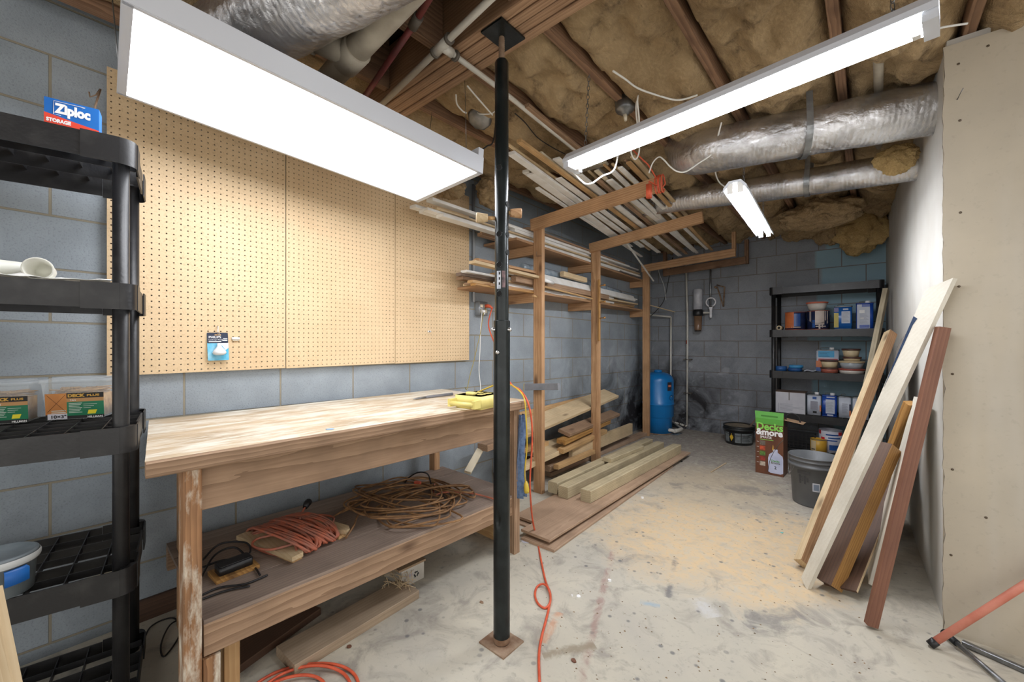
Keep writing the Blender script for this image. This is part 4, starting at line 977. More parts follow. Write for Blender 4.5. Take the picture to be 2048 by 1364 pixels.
pts2 = [p + V((.03 * cos(i * 2.1), .03 * sin(i * 1.7), .010 + .010 * (i % 3))) for i, p in enumerate([onshelf(*p) for p in ((770, 1055), (830, 1050), (885, 1035), (905, 1012), (880, 990), (820, 990), (760, 1010), (730, 1035), (700, 1070), (680, 1078))])]
cord('loose_loop', pts2, .0045, M_cordb, t1)
p = onshelf(835, 968, .03); MB().rbox((-.02, -.012, -.01), (.02, .012, .014), .006, T(*p) @ RZ(.5)).build('plug', M_cordo, t1)
t2 = tag(cord('extension_cord', [onshelf(*p, .012 + .02 * (k in (2, 3))) for k, p in enumerate(((870, 960), (868, 990), (885, 985), (930, 985), (960, 990), (988, 998)))], .0045, M_cordod), 'thin orange cord stretching from the brown tangle to the shelf end', 'cord')
pts = [onshelf(810, 965, .01), onshelf(818, 955, .05), onshelf(836, 945, .09), onshelf(855, 948, .09), onshelf(862, 968, .02)]
tag(cord('electric_cable', pts, .0042, M_cordk), 'black cord arching above the brown tangle at the back of the lower shelf', 'cord')
# black adapter and leads
p = onshelf(468, 1143)
ad = thing('power_adapter', 'black power adapter on a scrap of board on the lower shelf', 'adapter', p)
Fa = T(p.x, p.y, zs) @ RZ(YAW + .9)
MB().box((-.07, -.05, 0), (.07, .05, .014), Fa).build('scrap_board', W_yel, ad)
MB().rbox((-.055, -.03, .0145), (.055, .03, .042), .006, Fa).rbox((-.051, -.026, .042), (.051, .026, .045), .006, Fa).build('adapter_body', M_bplas, ad)
for k, P in enumerate([((405, 1120), (440, 1088), (490, 1085), (500, 1105), (470, 1125)), ((400, 1160), (430, 1110), (470, 1095), (498, 1120)), ((404, 1135), (450, 1120), (500, 1128), (520, 1150)), ((404, 1190), (440, 1175), (490, 1168), (535, 1150)), ((400, 1200), (450, 1182), (500, 1172))]):
    cord('lead', [onshelf(*q_, .006 + .03 * (0 < i < len(P)-1 and k < 2)) for i, q_ in enumerate(P)], .0038, M_cordk, ad)
# under the bench on the floor
def flatboard(name, c4, th, mat, label, z0=0, cat='board', group=None, c=.002):
    """c4: near-left, near-right, far-right, far-left pixel corners of the top face"""
    P = [at(*q_, z=z0 + th) for q_ in c4]
    a, b_ = (P[0] + P[1]) / 2, (P[3] + P[2]) / 2; w = ((P[1] - P[0]).length + (P[2] - P[3]).length) / 2
    d = (b_ - a).normalized(); s = V((-d.y, d.x, 0)); w = abs((P[1] - P[0]).dot(s)) * .5 + abs((P[2] - P[3]).dot(s)) * .5
    return tag(bar(name, a - V((0, 0, th/2)), b_ - V((0, 0, th/2)), w, th, mat, c=c), label, cat, group)
flatboard('plank', ((552, 1290), (590, 1333), (836, 1180), (800, 1158)), .038, wood('tan_plank', (172, 152, 128), (138, 118, 96), .7, .75), 'grey-brown plank lying on the floor under the bench rail')
flatboard('plank', ((405, 1322), (440, 1362), (640, 1215), (600, 1200)), .03, W_dark, 'dark plank on the floor behind the grey-brown plank under the bench')
p = at(848, 1155, z=0)
bx = thing('paper_carton', 'small white carton with recycling arrows under the bench', 'carton', p)
Fc = frame((p.x, p.y, 0), (e1 * .98 - en * .12) * -1, (0, 0, 1)); 
Mc = Matrix(((-e1.x, en.x, 0, p.x), (-e1.y, en.y, 0, p.y), (0, 0, 1, 0), (0, 0, 0, 1)))
MB().box((0, 0, 0), (.13, .16, .085), Mc).build('carton', mk('carton_white', (196, 192, 184), (176, 170, 160), 9, .8), bx)
MB().box((-.004, -.01, .088), (.15, .17, .098), Mc).build('flap', mk('carton_kraft', (150, 126, 100), rough=.85), bx)
Fl = frame(Mc @ V((.045, -.0008, .02)), e1, (0, 0, 1))
for k in range(3):
    a = radians(90 + 120 * k); c = V((cos(a) * .010 - .002, sin(a) * .010 + .018, 0)); t_ = V((-sin(a), cos(a), 0)); r_ = V((cos(a), sin(a), 0))
    P = [c - t_ * .009 - r_ * .003, c + t_ * .004 - r_ * .003, c + t_ * .004 - r_ * .007, c + t_ * .011, c + t_ * .004 + r_ * .007, c + t_ * .004 + r_ * .003, c - t_ * .009 + r_ * .003]
    MB().prism([(v.x, v.y) for v in P], 0, .0006, Fl).build('recycling_arrow', M_black, bx)
MB().quad(-.062, .02, -.022, .032, .0004, Fl).build('faded_print', mk('faded_print', (168, 160, 168)), bx)
b = MB(); rn = random.Random(3)
for k in range(60):
    p = at(rn.uniform(770, 825), rn.uniform(1135, 1175), z=rn.uniform(.042, .07)); d = V((rn.uniform(-1, 1), rn.uniform(-1, 1), rn.uniform(-.3, .6))).normalized() * .03
    b.tube([p - d, p + V((0, 0, .008)), p + d], .0012, 4)
tag(b.build('wood_shavings', W_pale), 'clump of curly wood shavings beside the recycling carton under the bench', 'shavings', None, 'stuff')
# orange cord loops at the front of the floor
lp = thing('extension_cord', 'bright orange cord loops on the floor in front of the bench leg', 'cord', fl(600, 1350))
cord('cord', [fl(480, 1400), fl(520, 1362), fl(570, 1338), fl(630, 1327, .014), fl(675, 1330, .014), fl(705, 1345), fl(718, 1372), fl(716, 1420), fl(640, 1470), fl(520, 1440), fl(515, 1390, .016), fl(550, 1356, .018), fl(600, 1335, .018), fl(650, 1332, .018), fl(690, 1350), fl(700, 1390), fl(640, 1440), fl(540, 1420), fl(525, 1385), fl(560, 1360, .016), fl(610, 1350, .012), fl(645, 1362), fl(660, 1400)], .0052, M_cordo, lp)
# thin black wire loop and skirting board below the left leg
tag(cord('electric_cable', [at(280, 1310, z=.005), at(300, 1255, z=.005), at(345, 1236, z=.005), at(362, 1262, z=.006), at(330, 1312, z=.005), at(322, 1290, z=.012), at(340, 1250, z=.012), at(370, 1235, z=.01)], .003, M_cordk), 'thin black cord loop on the floor beside the front bench leg', 'cord')
tag(bar('batten', (XL + .012, .25, .045), (XL + .012, 1.7, .045), .09, .02, W_dark, up=(1, 0, 0)), 'dark batten along the foot of the block wall behind the bench', 'batten')
pA = at(898, 906, x=-2.2)
tag(bar('offcut', at(935, 945, x=-2.1), at(960, 900, x=-2.2), .05, .02, M_cream, up=(.5, -.8, .1)), 'white painted offcut standing behind the bench end', 'offcut')
# ------------------------------------------------------------------ lumber rack
rk = thing('lumber_rack', 'pine stud lumber rack with outstretched arms along the block wall', 'rack', (-2.05, 3.8, 0))
PO = [(-1.975, 2.59), (-2.04, 3.60), (-2.14, 5.05)]
for (x, y) in PO:
    bar('post', (x, y, .0), (x, y, 2.16), .085, .04, W_frame, rk, up=(0, 1, 0))
rd = (V((PO[2][0], PO[2][1], 0)) - V((PO[0][0], PO[0][1], 0))).normalized()
ARM = [(-.985, 2.225), (-1.03, 2.255), (-1.11, 2.215)]
for (x, y), (xe, ze) in zip(PO, ARM):
    bar('arm', (x - .04, y - .041, 2.115 + .0), (xe, y - .041, ze - .04), .038, .09, W_frame, rk)
ya = PO[2][1] - .041
bar('arm_hanger', (-1.135, ya + .041, 2.20), (-1.135, ya + .041, ZJ - .03), .04, .04, W_frame, rk, up=(0, 1, 0))
W_ply = wood('plywood', (178, 140, 104), (146, 110, 78), .5, .7, False)
for zs_l, nm in ((1.575, 0), (1.955, 1)):
    for (x, y) in PO:
        bar('shelf_bearer', (XL + .005, y, zs_l - .03), (x - .0435, y, zs_l - .03), .038, .075, W_frame, rk)
    y0, y1 = (2.05, 5.12) if nm == 0 else (2.35, 5.12)
    fx = lambda y: PO[0][0] - .046 - .067 * (y - PO[0][1])
    MB().prism([(fx(y0), y0), (fx(y1), y1), (XL + .006, y1), (XL + .006, y0)], zs_l + .009, zs_l + .027).build('shelf_panel', W_ply, rk)
# hanger beyond the rack at the end wall
hg = thing('timber_hanger', 'timber hanger fixed to the ceiling in front of the end wall', 'hanger', (-1.4, 5.55, 2.1))
a = at(1328, 546, y=5.5); b2 = at(1492, 520, y=5.5)
bar('cross_bar', a, b2, .04, .085, W_joist, hg); 
for q_ in (a, b2): bar('upright', (q_.x, 5.54, q_.z - .04), (q_.x, 5.54, ZJ - .03), .06, .04, W_joist, hg, up=(1, 0, 0))
# pegs on the rack's middle post and the rail they sit in
rl = thing('peg_rail', 'narrow wooden rail with turned pegs on the middle rack post', 'peg rail', (PO[1][0] + .02, PO[1][1] - .06, 1.4))
px_, py_ = PO[1][0] + .052, PO[1][1] - .032
bar('rail', (px_, py_, 1.20), (px_, py_, 1.80), .02, .018, W_yel, rl, up=(1, 0, 0))
for z_ in (1.735, 1.575, 1.42):
    F = frame((px_ + .009, py_, z_), (0, 1, 0), n=(.95, .3, .1))
    MB().lathe([(0, 0), (.006, 0), (.005, .035), (.009, .045), (.011, .055), (.007, .062), (0, .063)], 12, F).build('peg', W_yel, rl)
hk_ = tag(MB().tube([(PO[0][0] + .01, PO[0][1] - .0445, 1.90), (PO[0][0] + .01, PO[0][1] - .0445, 1.865), (PO[0][0] + .06, PO[0][1] - .05, 1.86)], .003, 6).build('angle_hook', M_rust), 'rusty angle hook on the front rack post', 'hook')
dw = tag(MB().tube([(PO[0][0] + .012, PO[0][1] - .044, 1.545), (PO[0][0] + .02, PO[0][1] - .10, 1.55)], .008, 10).build('dowel_peg', W_pine), 'short dowel peg sticking out of the front rack post below the shelf', 'peg')
blk = at(1052, 774, y=PO[0][1] - .06); blk2 = at(1118, 773, y=PO[0][1] - .06)
gl = thing('saw_rest', 'grey painted wooden block nailed across the front rack post', 'block', (blk + blk2) / 2)
bar('block', blk, blk2, .03, .05, mk('grey_paint', (140, 142, 148), (122, 124, 128), 10, .6), gl)
cord('bent_wire', [blk + V((0, -.017, .028)), blk + V((-.008, -.017, .02)), blk + V((-.010, -.017, -.03))], .002, M_cordy, gl)
# ------------------------------------------------------------------ long trim strips on the rack
M_strip = {'white': M_white, 'cream': M_cream, 'pale wood': W_pale, 'brown wood': W_bench, 'pine': W_pine, 'grey': W_grey}
def strips(where, group, n, spec, seed, xa, xb, z0, y0r, y1r, cols, wr, hr):
    """n strips spread from the wall outward; two layers, sorted so that each label can count them"""
    rn = random.Random(seed); items = []
    for k in range(n):
        f = (k + .5) / n
        items.append((f, rn.choice(cols), rn.uniform(*wr), rn.uniform(*hr), rn.uniform(*y0r), rn.uniform(*y1r), rn.uniform(-.05, .05), k % 2))
    return items
cnt = {}
def strip_board(where, idx, col, p0, p1, w, h, group, up=(0, 0, 1), wall='from the wall'):
    o = bar('trim_strip' if col in ('white', 'cream') else 'wood_strip', p0, p1, w, h, M_strip[col], None, up, .0015)
    return tag(o, f'{ordn[idx]} strip from the wall {where}, {col}', 'strip', group)
rn = random.Random(21)
# top arms: strips resting across the three arms, rows from the wall outward
n = 22
for k in range(n):
    f = k / (n - 1); x = -1.74 + .64 * f
    lay = (0, 1, 0, 2)[k % 4]
    col = ['white', 'white', 'white', 'pale wood', 'white', 'pale wood', 'white', 'cream', 'pine', 'white', 'white', 'pale wood', 'brown wood', 'cream', 'white', 'pine', 'white', 'pale wood', 'white', 'brown wood', 'pine', 'pale wood'][k]
    w = rn.choice([.016, .022, .03]) if col != 'white' else rn.choice([.03, .045, .06]); h = rn.choice([.01, .013, .018])
    sk = -.15 + .07 * f + rn.uniform(-.02, .02)
    y0 = rn.choice([1.7, 1.95, 2.2, 2.4]) + rn.uniform(-.06, .06) if k < 12 else rn.uniform(2.3, 2.5); y1 = (rn.uniform(3.75, 4.3) if k % 3 else rn.uniform(4.6, 5.0)) if k < 9 else (rn.uniform(3.7, 4.4) if k % 2 else rn.uniform(5.0, 5.2))
    xa_, xb_ = x + sk * (y0 - 2.55), x + sk * (y1 - 2.55)
    zz = lambda x_: 2.176 + (max(x_, -1.98) + 1.98) * .105
    e = .010 + lay * .021 + h / 2
    strip_board('on the outstretched arms of the rack', k, col, (xa_, y0, zz(x - sk) + e), (xb_, y1, zz(xb_) + e + .012), w, h, 'strips on the rack arms')
# two strips that slipped off the top and hang down
p0, p1 = at(1246, 476, x=-1.86), at(1307, 562, x=-2.03)
tag(bar('trim_strip', p0, p1, .018, .01, M_white), 'thin white strip slipping off the arms and hanging past the far rack post', 'strip')
p0, p1 = at(1135, 348, t=2.9), at(1215, 326, t=2.75)
tag(bar('trim_strip', p0, p1, .05, .012, M_cream), 'short cream moulding offcut pushed up under the end of the long strip light', 'strip')
p0 = at(1050, 212, z=2.405); p1 = at(1170, 310, z=2.405)
tag(bar('wood_strip', p0, p1, .05, .018, W_bench), 'short brown wood strip held under the joists beside the white pipe branch', 'strip')
# piles on the two shelves, from the shelf upward
def pile_strips(where, group, cols, z0, xs, y0s, y1s, hs, ws, seed, sides):
    rn = random.Random(seed); top = {}
    for k, col in enumerate(cols):
        c = k % len(xs); w, h = rn.choice(ws), rn.choice(hs)
        z = top.get(c, z0) + h / 2; top[c] = top.get(c, z0) + h + .0015
        x = xs[c] + rn.uniform(-.012, .012); y0 = rn.choice(y0s) + rn.uniform(-.08, .08); y1 = rn.choice(y1s) + rn.uniform(-.2, .2)
        sh = -.07 if c else -.10
        o = bar('trim_strip' if col in ('white', 'cream') else 'wood_strip', (x, y0, z), (max(x + sh, XL + .05), y1, z), w, h, M_strip[col], None, (rn.uniform(-.02, .02), 0, 1), .0015)
        tag(o, f'{ordn[k]} strip up from the {where}, {col}', 'strip', group)
pile_strips('upper rack shelf', 'strips on the upper rack shelf', ['white', 'pine', 'brown wood', 'white', 'white', 'pale wood', 'pale wood', 'white', 'white', 'white', 'pine', 'white', 'white', 'cream', 'white', 'brown wood', 'white', 'white'],
    1.9835, (-2.055, -2.12, -2.185), (1.6, 2.35, 2.45, 2.2), (4.2, 4.6, 4.9), (.012, .016, .02, .024), (.05, .06, .07), 5, 0)
pile_strips('lower rack shelf', 'strips on the lower rack shelf', ['pine', 'brown wood', 'pale wood', 'white', 'pine', 'white', 'pale wood', 'white', 'brown wood', 'white', 'pine', 'grey', 'pale wood', 'white', 'pale wood', 'white', 'pine', 'white'],
    1.603, (-2.10, -2.16, -2.22), (2.0, 2.3, 2.45), (4.3, 4.7, 4.95), (.014, .018, .022), (.05, .06, .07), 8, 0)
# a wide white board on edge and a roll of clear sheet on the lower shelf
tag(bar('white_board', (-2.05, 2.30, 1.735), (-2.17, 4.75, 1.715), .07, .02, M_white, up=(.9, 0, .45)), 'wide white board on edge along the front of the lower rack shelf', 'board')
tag(bar('thick_board', (-2.035, 2.35, 1.672), (-2.13, 4.0, 1.668), .045, .05, W_bench), 'thick brown board under the white edge board on the lower rack shelf', 'board')
M_film = mk('plastic_film', (176, 190, 200), (140, 156, 170), 20, .15, .3, .6, 40)
cr = tag(MB().tube(spline([(-2.13, 2.55, 1.80), (-2.15, 3.1, 1.80), (-2.19, 3.8, 1.79), (-2.24, 4.5, 1.77)], 6), .035, 14).build('plastic_roll', M_film), 'roll of crinkled clear plastic lying on the lower shelf strips', 'roll')
tag(bar('pine_block', (-2.07, 3.05, 1.80), (-2.10, 3.5, 1.795), .04, .045, W_pale), 'short pale block resting against the plastic roll on the lower rack shelf', 'block')
tag(MB().tube([(-1.965, 2.63, 1.69), (-1.99, 2.80, 1.685)], .016, 12).build('white_tube', M_white), 'short white tube end beside the front rack post', 'tube')
tag(MB().rbox((-.035, -.09, 0), (.035, .09, .012), .008, T(-2.085, 2.95, 1.6025)).build('shelf_offcut', M_white), 'white offcut with a screw hole on the front of the lower rack shelf', 'offcut')
tag(bar('dowel_rod', (-1.965, 2.645, 1.635), (-2.10, 3.9, 1.612), .014, .014, W_pine, c=.004), 'thin dowel rod sticking out along the front of the lower rack shelf', 'rod')
# left-hand ends that poke out past the steel post
tag(bar('wood_strip', at(946, 569, x=-2.02), at(1012, 578, x=-2.03) + V((0, .3, 0)), .05, .016, W_yel), 'short yellow strip below the lower rack shelf end beside the conduit', 'strip')
tag(bar('wood_strip', at(944, 524, x=-1.96), at(1000, 540, x=-1.97) + V((-.02, .5, 0)), .06, .02, W_pale), 'pale strip end with a white painted tip beside the conduit', 'strip')
tag(bar('wood_strip', at(952, 520, x=-2.0), at(1000, 530, x=-2.0) + V((-.02, .5, 0)), .05, .02, W_frame), 'brown strip above the pale white-tipped strip beside the conduit', 'strip')
# ------------------------------------------------------------------ lumber on the floor
flatboard('plank', ((1053, 1073), (1097, 1102), (1342, 938), (1302, 916)), .016, W_lam, 'lowest brown floor plank with a pale end, nearest the open floor')
flatboard('plank', ((1033, 1042), (1062, 1058), (1190, 985), (1165, 968)), .011, W_lam, 'brown floor plank under the square timbers beside the front rack post')
flatboard('plank', ((1049, 1056), (1092, 1082), (1376, 909), (1345, 893)), .016, W_lam, 'long top brown floor plank running out past the square timbers', .0345)
flatboard('plank', ((1034, 1030), (1094, 1054), (1228, 980), (1180, 950)), .016, W_lam, 'brown floor plank beneath the middle square timber', .018)
def post44(px0, py0, px1, py1, w, h, zb, label, mat=W_treat, name='timber', back=0):
    a = at(px0, py0, z=zb + h); b_ = at(px1, py1, z=zb + h)
    return tag(bar(name, a - V((0, 0, h/2)), b_ - V((0, 0, h/2)), w, h, mat, c=.004), label, 'timber')
post44(1171, 980, 1354, 888, .085, .085, .051, 'square treated timber lying nearest the open floor')
post44(1126, 973, 1320, 883, .085, .085, .036, 'middle square treated timber beside the split one')
post44(1105, 964, 1298, 877, .085, .085, .036, 'square treated timber lying against the front rack post')
post44(1214, 916, 1280, 890, .085, .036, .122, 'short treated offcut lying on top of the square timbers')
def pile(p, q, x0, x1, w, h, mat, label, up=(0, 0, 1)):
    a, b_ = at(*p, x=x0), at(*q, x=x1)
    return tag(bar('pile_board', a, b_, w, h, mat, up=up), label, 'board', 'boards piled behind the rack posts')
pile((1012, 872), (1222, 787), -2.12, -2.21, .19, .03, W_pale, 'wide pale plank on top of the pile behind the rack posts', (.35, 0, 1))
pile((1020, 845), (1190, 799), -2.30, -2.31, .13, .022, W_pine, 'yellowish plank against the wall at the back of the pile', (1, 0, .5))
pile((1128, 866), (1230, 826), -2.06, -2.20, .12, .03, W_bench, 'pinkish plank end under the wide pale plank', (.3, 0, 1))
pile((1122, 884), (1214, 842), -2.02, -2.17, .085, .038, W_yel, 'yellow pine stud with a rough end in the pile', (.1, 0, 1))
pile((1121, 902), (1209, 862), -2.00, -2.11, .06, .04, W_pine, 'pale stud crossing below the yellow pine stud', (.1, 0, 1))
pile((1040, 936), (1118, 901), -2.03, -2.06, .085, .04, W_pale, 'pale stud low in the pile by the front rack post', (0, 0, 1))
pile((1141, 906), (1262, 857), -2.06, -2.14, .038, .125, W_pale, 'pale plank standing on edge beside the middle rack post')
pile((1112, 934), (1186, 903), -1.985, -2.02, .05, .038, W_pine, 'short stud lying below the on-edge plank', (0, 0, 1))
tag(bar('pile_board', at(1092, 948, z=.02), at(1290, 866, z=.02), .10, .035, W_lam), 'reddish base plank under the pile behind the square timbers', 'board', 'boards piled behind the rack posts')
pile((1088, 936), (1150, 908), -2.10, -2.13, .12, .05, W_bench, 'brown stud on the reddish base plank in the pile')
pile((1000, 955), (1070, 920), -2.14, -2.16, .14, .05, W_dark, 'dark stud at the bench end of the pile')
pile((1005, 912), (1090, 885), -2.16, -2.18, .08, .038, W_pine, 'pine stud end near the denim rag in the pile')
pile((965, 895), (1040, 868), -2.17, -2.19, .10, .05, W_bench, 'brown stud end poking toward the bench shelf')
pile((1060, 905), (1140, 878), -2.14, -2.18, .12, .03, W_pale, 'pale board slanting in the middle of the pile', (.3, 0, 1))
# ------------------------------------------------------------------ tank corner
M_tank = mk('tank_blue', (20, 118, 186), (18, 108, 174), 5, .3)
tx, ty, tr = -2.10, 5.33, .195
tk = thing('pressure_tank', 'blue steel pressure tank standing in the damp corner', 'tank', (tx, ty, 0))
MB().lathe([(0, .0), (tr * .9, .0), (tr * .9, .19), (tr * .93, .2), (tr, .215), (tr, .36), (tr + .004, .365), (tr + .004, .375), (tr, .38), (tr, .66), (tr * .985, .69), (tr * .9, .725), (tr * .7, .757), (tr * .4, .775), (0, .782)], 40, T(tx, ty, .015)).build('tank_shell', M_tank, tk)
MB().lathe([(tr * .97, .355), (tr + .006, .36), (tr + .006, .38), (tr * .97, .385)], 40, T(tx, ty, .015)).build('seam_band', M_tank, tk)
MB().lathe([(0, 0), (.05, 0), (.05, .02), (.03, .03), (0, .03)], 20, T(tx, ty, .793)).build('air_cap', M_tank, tk)
MB().lathe([(.17, 0), (.18, 0), (.18, .015), (.17, .015)], 30, T(tx, ty, 0)).build('foot_ring', M_rust, tk)
av = math.atan2(-ty, -tx)
def tankwrap(n, a0, a1, z0, z1, m, dr=.002): return MB().lathe([(tr + dr, z0), (tr + dr, z1)], 10, T(tx, ty, .015), True, av + a0, av + a1).build(n, m, tk)
tankwrap('label', .62, .98, .55, .66, mk('tank_label_dark', (52, 44, 52), rough=.4)); tankwrap('label_print', .68, .92, .60, .625, mk('tank_label_orange', (206, 120, 90)), .003)
b = MB()
for q in range(16):
    a = 2 * pi * q / 16; 
ring = [V((tx + (tr + .003) * cos(av + .95 + .17 * cos(t)), ty + (tr + .003) * sin(av + .95 + .17 * cos(t)), .475 + .03 * sin(t))) for t in [2 * pi * q / 20 for q in range(20)]]
MB().tube(ring, .0025, 5, True).build('emblem_ring', mk('emblem', (18, 60, 104)), tk)
tankwrap('emblem_bar', .88, 1.02, .468, .482, mk('emblem_grey', (130, 150, 160)), .003)
a = at(1342, 845, y=5.62); b_ = at(1374, 850, y=5.66)
pv = thing('water_pipe', 'white plastic pipes rising from the tank base to the filter', 'pipe', a)
p1b = at(1341, 838, y=5.70); p1t = at(1342, 634, y=5.70); p2b = at(1374, 850, y=5.70); p2m = at(1375, 640, y=5.70); p2t = at(1372, 532, y=5.70)
MB().tube([p1b, p1t], .0125, 12).tube([p1t, p1t + V((-.02, -.01, .004)), at(1300, 630, y=5.6)], .0125, 12).build('riser', M_pvc, pv)
MB().tube([p2b, p2m, p2t], .0125, 12).build('riser', M_pvc, pv)
MB().tube([p2t, at(1376, 532, y=5.66), at(1390, 531, y=5.64)], .010, 12).build('filter_inlet', M_pvc, pv)
mid = [V((tx + tr * .55, ty - .05, .06)), p1b + V((.02, -.12, -.02)), p2b + V((-.02, -.02, 0)), p2b]
MB().tube([mid[0], mid[0] + V((.13, .0, .0))], .022, 12).tube([p1b, p1b - V((0, 0, .03)), p2b - V((.01, 0, .015)), p2b], .012, 12).build('manifold', M_pvc, pv)
e_ = mid[0] + V((.13, 0, 0)); MB().tube([e_ + V((0, -.02, 0)), e_ + V((.02, .05, .0)), e_ + V((.05, .1, .01)), p1b - V((0, .02, .03))], .024, 12).build('elbow', M_pvc, pv)
for k in range(6):
    c = (p1b - V((0, 0, .03))).lerp(p2b - V((.01, 0, .015)), (k + .5) / 6); d = (p2b - p1b).normalized()
    MB().tube([c - d * .008, c + d * .008], .016, 10).build('clamp_ring', M_clip if k % 2 else M_pvc, pv)
for z_, mm in ((.50, M_clip), (.95, M_clip)):
    MB().tube([(p2b.x, 5.70, z_ - .006), (p2b.x, 5.70, z_ + .006)], .016, 12).box((p2b.x - .05, 5.70, z_ - .006), (p2b.x + .05, 5.768, z_ + .006)).build('pipe_clip', mm, pv)
MB().lathe([(0, 0), (.013, 0), (.013, .05), (0, .05)], 10, T(p2b.x, 5.70, 1.16)).build('red_coupling', mk('brass_red', (150, 70, 50)), pv)
fx = at(1396, 620, y=5.64)
wf_ = thing('water_filter', 'cartridge water filter with a dusty clear bowl on the end wall', 'filter', fx)
zt_, zm, zbm = at(1396, 578, y=5.64).z, at(1396, 619, y=5.64).z, at(1396, 662, y=5.64).z
MB().lathe([(0, zm), (.055, zm), (.056, zt_ - .01), (.05, zt_), (0, zt_)], 24, T(fx.x, fx.y, 0)).build('spare_sleeve', mk('filter_grey', (196, 198, 204), (176, 178, 186), 12, .35), wf_)
MB().lathe([(0, zm - .085), (.058, zm - .085), (.066, zm - .07), (.066, zm - .02), (.05, zm), (0, zm)], 24, T(fx.x, fx.y, 0)).box((fx.x - .02, fx.y, zm - .06), (fx.x + .02, YB, zm - .02)).build('filter_head', M_bplas, wf_)
MB().lathe([(0, zbm), (.04, zbm), (.044, zbm + .02), (.05, zm - .085), (0, zm - .085)], 24, T(fx.x, fx.y, 0)).build('filter_bowl', mk('bowl_brown', (132, 104, 82), (108, 84, 66), 9, .25), wf_)
MB().lathe([(0, zbm - .004), (.041, zbm - .004), (.043, zbm + .03), (.03, zbm + .03)], 24, T(fx.x, fx.y, 0)).build('bowl_cap', M_bplas, wf_)
o2_ = at(1419, 618, y=5.66); MB().tube([(fx.x + .06, fx.y, zm - .045), (o2_.x, 5.69, zm - .045)], .012, 10).build('outlet_pipe', M_pvc, wf_)
cp = at(1421, 580, y=5.74)
tag(MB().tube([(cp.x, 5.742, at(1421, 634, y=5.742).z + .08), (cp.x, 5.742, 2.25)], .012, 12).build('conduit', M_strap), 'pale conduit dropping down the end wall behind the white wrench', 'conduit')
wr = at(1420, 604, y=5.62)
M_wr = mk('wrench_white', (222, 222, 226), rough=.4)
wt = thing('filter_wrench', 'white plastic ring wrench hanging on the conduit beside the filter', 'wrench', wr)
R_ = .062; F = frame((wr.x, 5.66, wr.z), (1, 0, 0), (0, 0, 1))
b = MB(); n = 36; vs = []
for k in range(n):
    a = 2 * pi * k / n
    for r in (R_, R_ - .014 + (.004 if k % 6 < 2 else 0)):
        for dz in (-.006, .006): vs.append((r * cos(a), r * sin(a), dz))
b.add(vs, [f for k in range(n) for f in ((4*k, 4*k+1, 4*((k+1) % n)+1, 4*((k+1) % n)), (4*k+2, 4*k+3, 4*((k+1) % n)+3, 4*((k+1) % n)+2), (4*k, 4*k+2, 4*((k+1) % n)+2, 4*((k+1) % n)), (4*k+1, 4*k+3, 4*((k+1) % n)+3, 4*((k+1) % n)+1))], False, F)
b.build('ring', M_wr, wt)
MB().prism([(-.024, -R_ + .012), (-.013, -R_ - .05), (-.013, -R_ - .13), (-.006, -R_ - .138), (.006, -R_ - .138), (.013, -R_ - .13), (.013, -R_ - .05), (.024, -R_ + .012)], -.006, .006, F).build('handle', M_wr, wt)
MB().lathe([(0, .0065), (.005, .0065)], 10, F @ T(0, -R_ - .122, 0) @ Matrix.Rotation(pi, 4, 'X')).build('hang_hole_shade', M_holeshade, wt)  # uncut handle; flat dark disc stands for shade in the hanging hole
bk = at(1440, 588, y=5.74)
br = thing('shelf_bracket', 'rusty folding shelf bracket fixed to the end wall', 'bracket', bk)
tl, tr_, bl = at(1434, 570, y=5.76), at(1449, 574, y=5.62), at(1447, 613, y=5.76)
MB().tube([tl, tr_], .008, 6).build('top_arm', M_rust, br); MB().tube([tl + V((0, 0, -.02)), bl], .009, 6).build('wall_arm', M_rust, br); MB().tube([tr_, bl], .009, 6).build('brace', M_rust, br)
MB().lathe([(0, -.02), (.014, -.02), (.014, .02), (0, .02)], 12, frame(tl + V((-.01, -.02, -.03)), (1, 0, 0), (0, 0, 1))).build('hinge', M_rust, br)
tag(cord('electric_cable', [at(1345, 515, y=5.6), at(1337, 560, y=5.6), at(1328, 600, y=5.6), at(1312, 622, y=5.6), at(1300, 633, y=5.55)], .005, M_cordk), 'black cable curving down the wall behind the far rack post', 'cable')
tag(cord('electric_cable', [at(1319, 525, y=5.5), at(1318, 545, y=5.5), at(1328, 572, y=5.5), at(1332, 600, y=5.5)], .003, M_cordw), 'thin pale wire hanging behind the far rack post', 'cable')
tag(bar('lath', at(1290, 608, y=5.3), at(1350, 624, y=5.66), .012, .012, W_pale), 'thin lath sticking out past the far rack post toward the end wall', 'lath')
p = at(1340, 866, z=.0)
b = MB(); N = 9; vs = []
for i in range(N):
    for j in range(N):
        u, v = i/(N-1) - .5, j/(N-1) - .5; e = max(0, 1 - 4 * (u*u + v*v))
        vs.append((p.x + u * .26, p.y + v * .2, .004 + .055 * e ** .5 * abs(noise.noise(V((u * 7, v * 7, 1))))))
b.add(vs, [(i*N+j, (i+1)*N+j, (i+1)*N+j+1, i*N+j+1) for i in range(N-1) for j in range(N-1)], True)
tag(b.build('plastic_bag', M_film), 'crumpled clear plastic bag on the floor before the blue tank', 'bag')
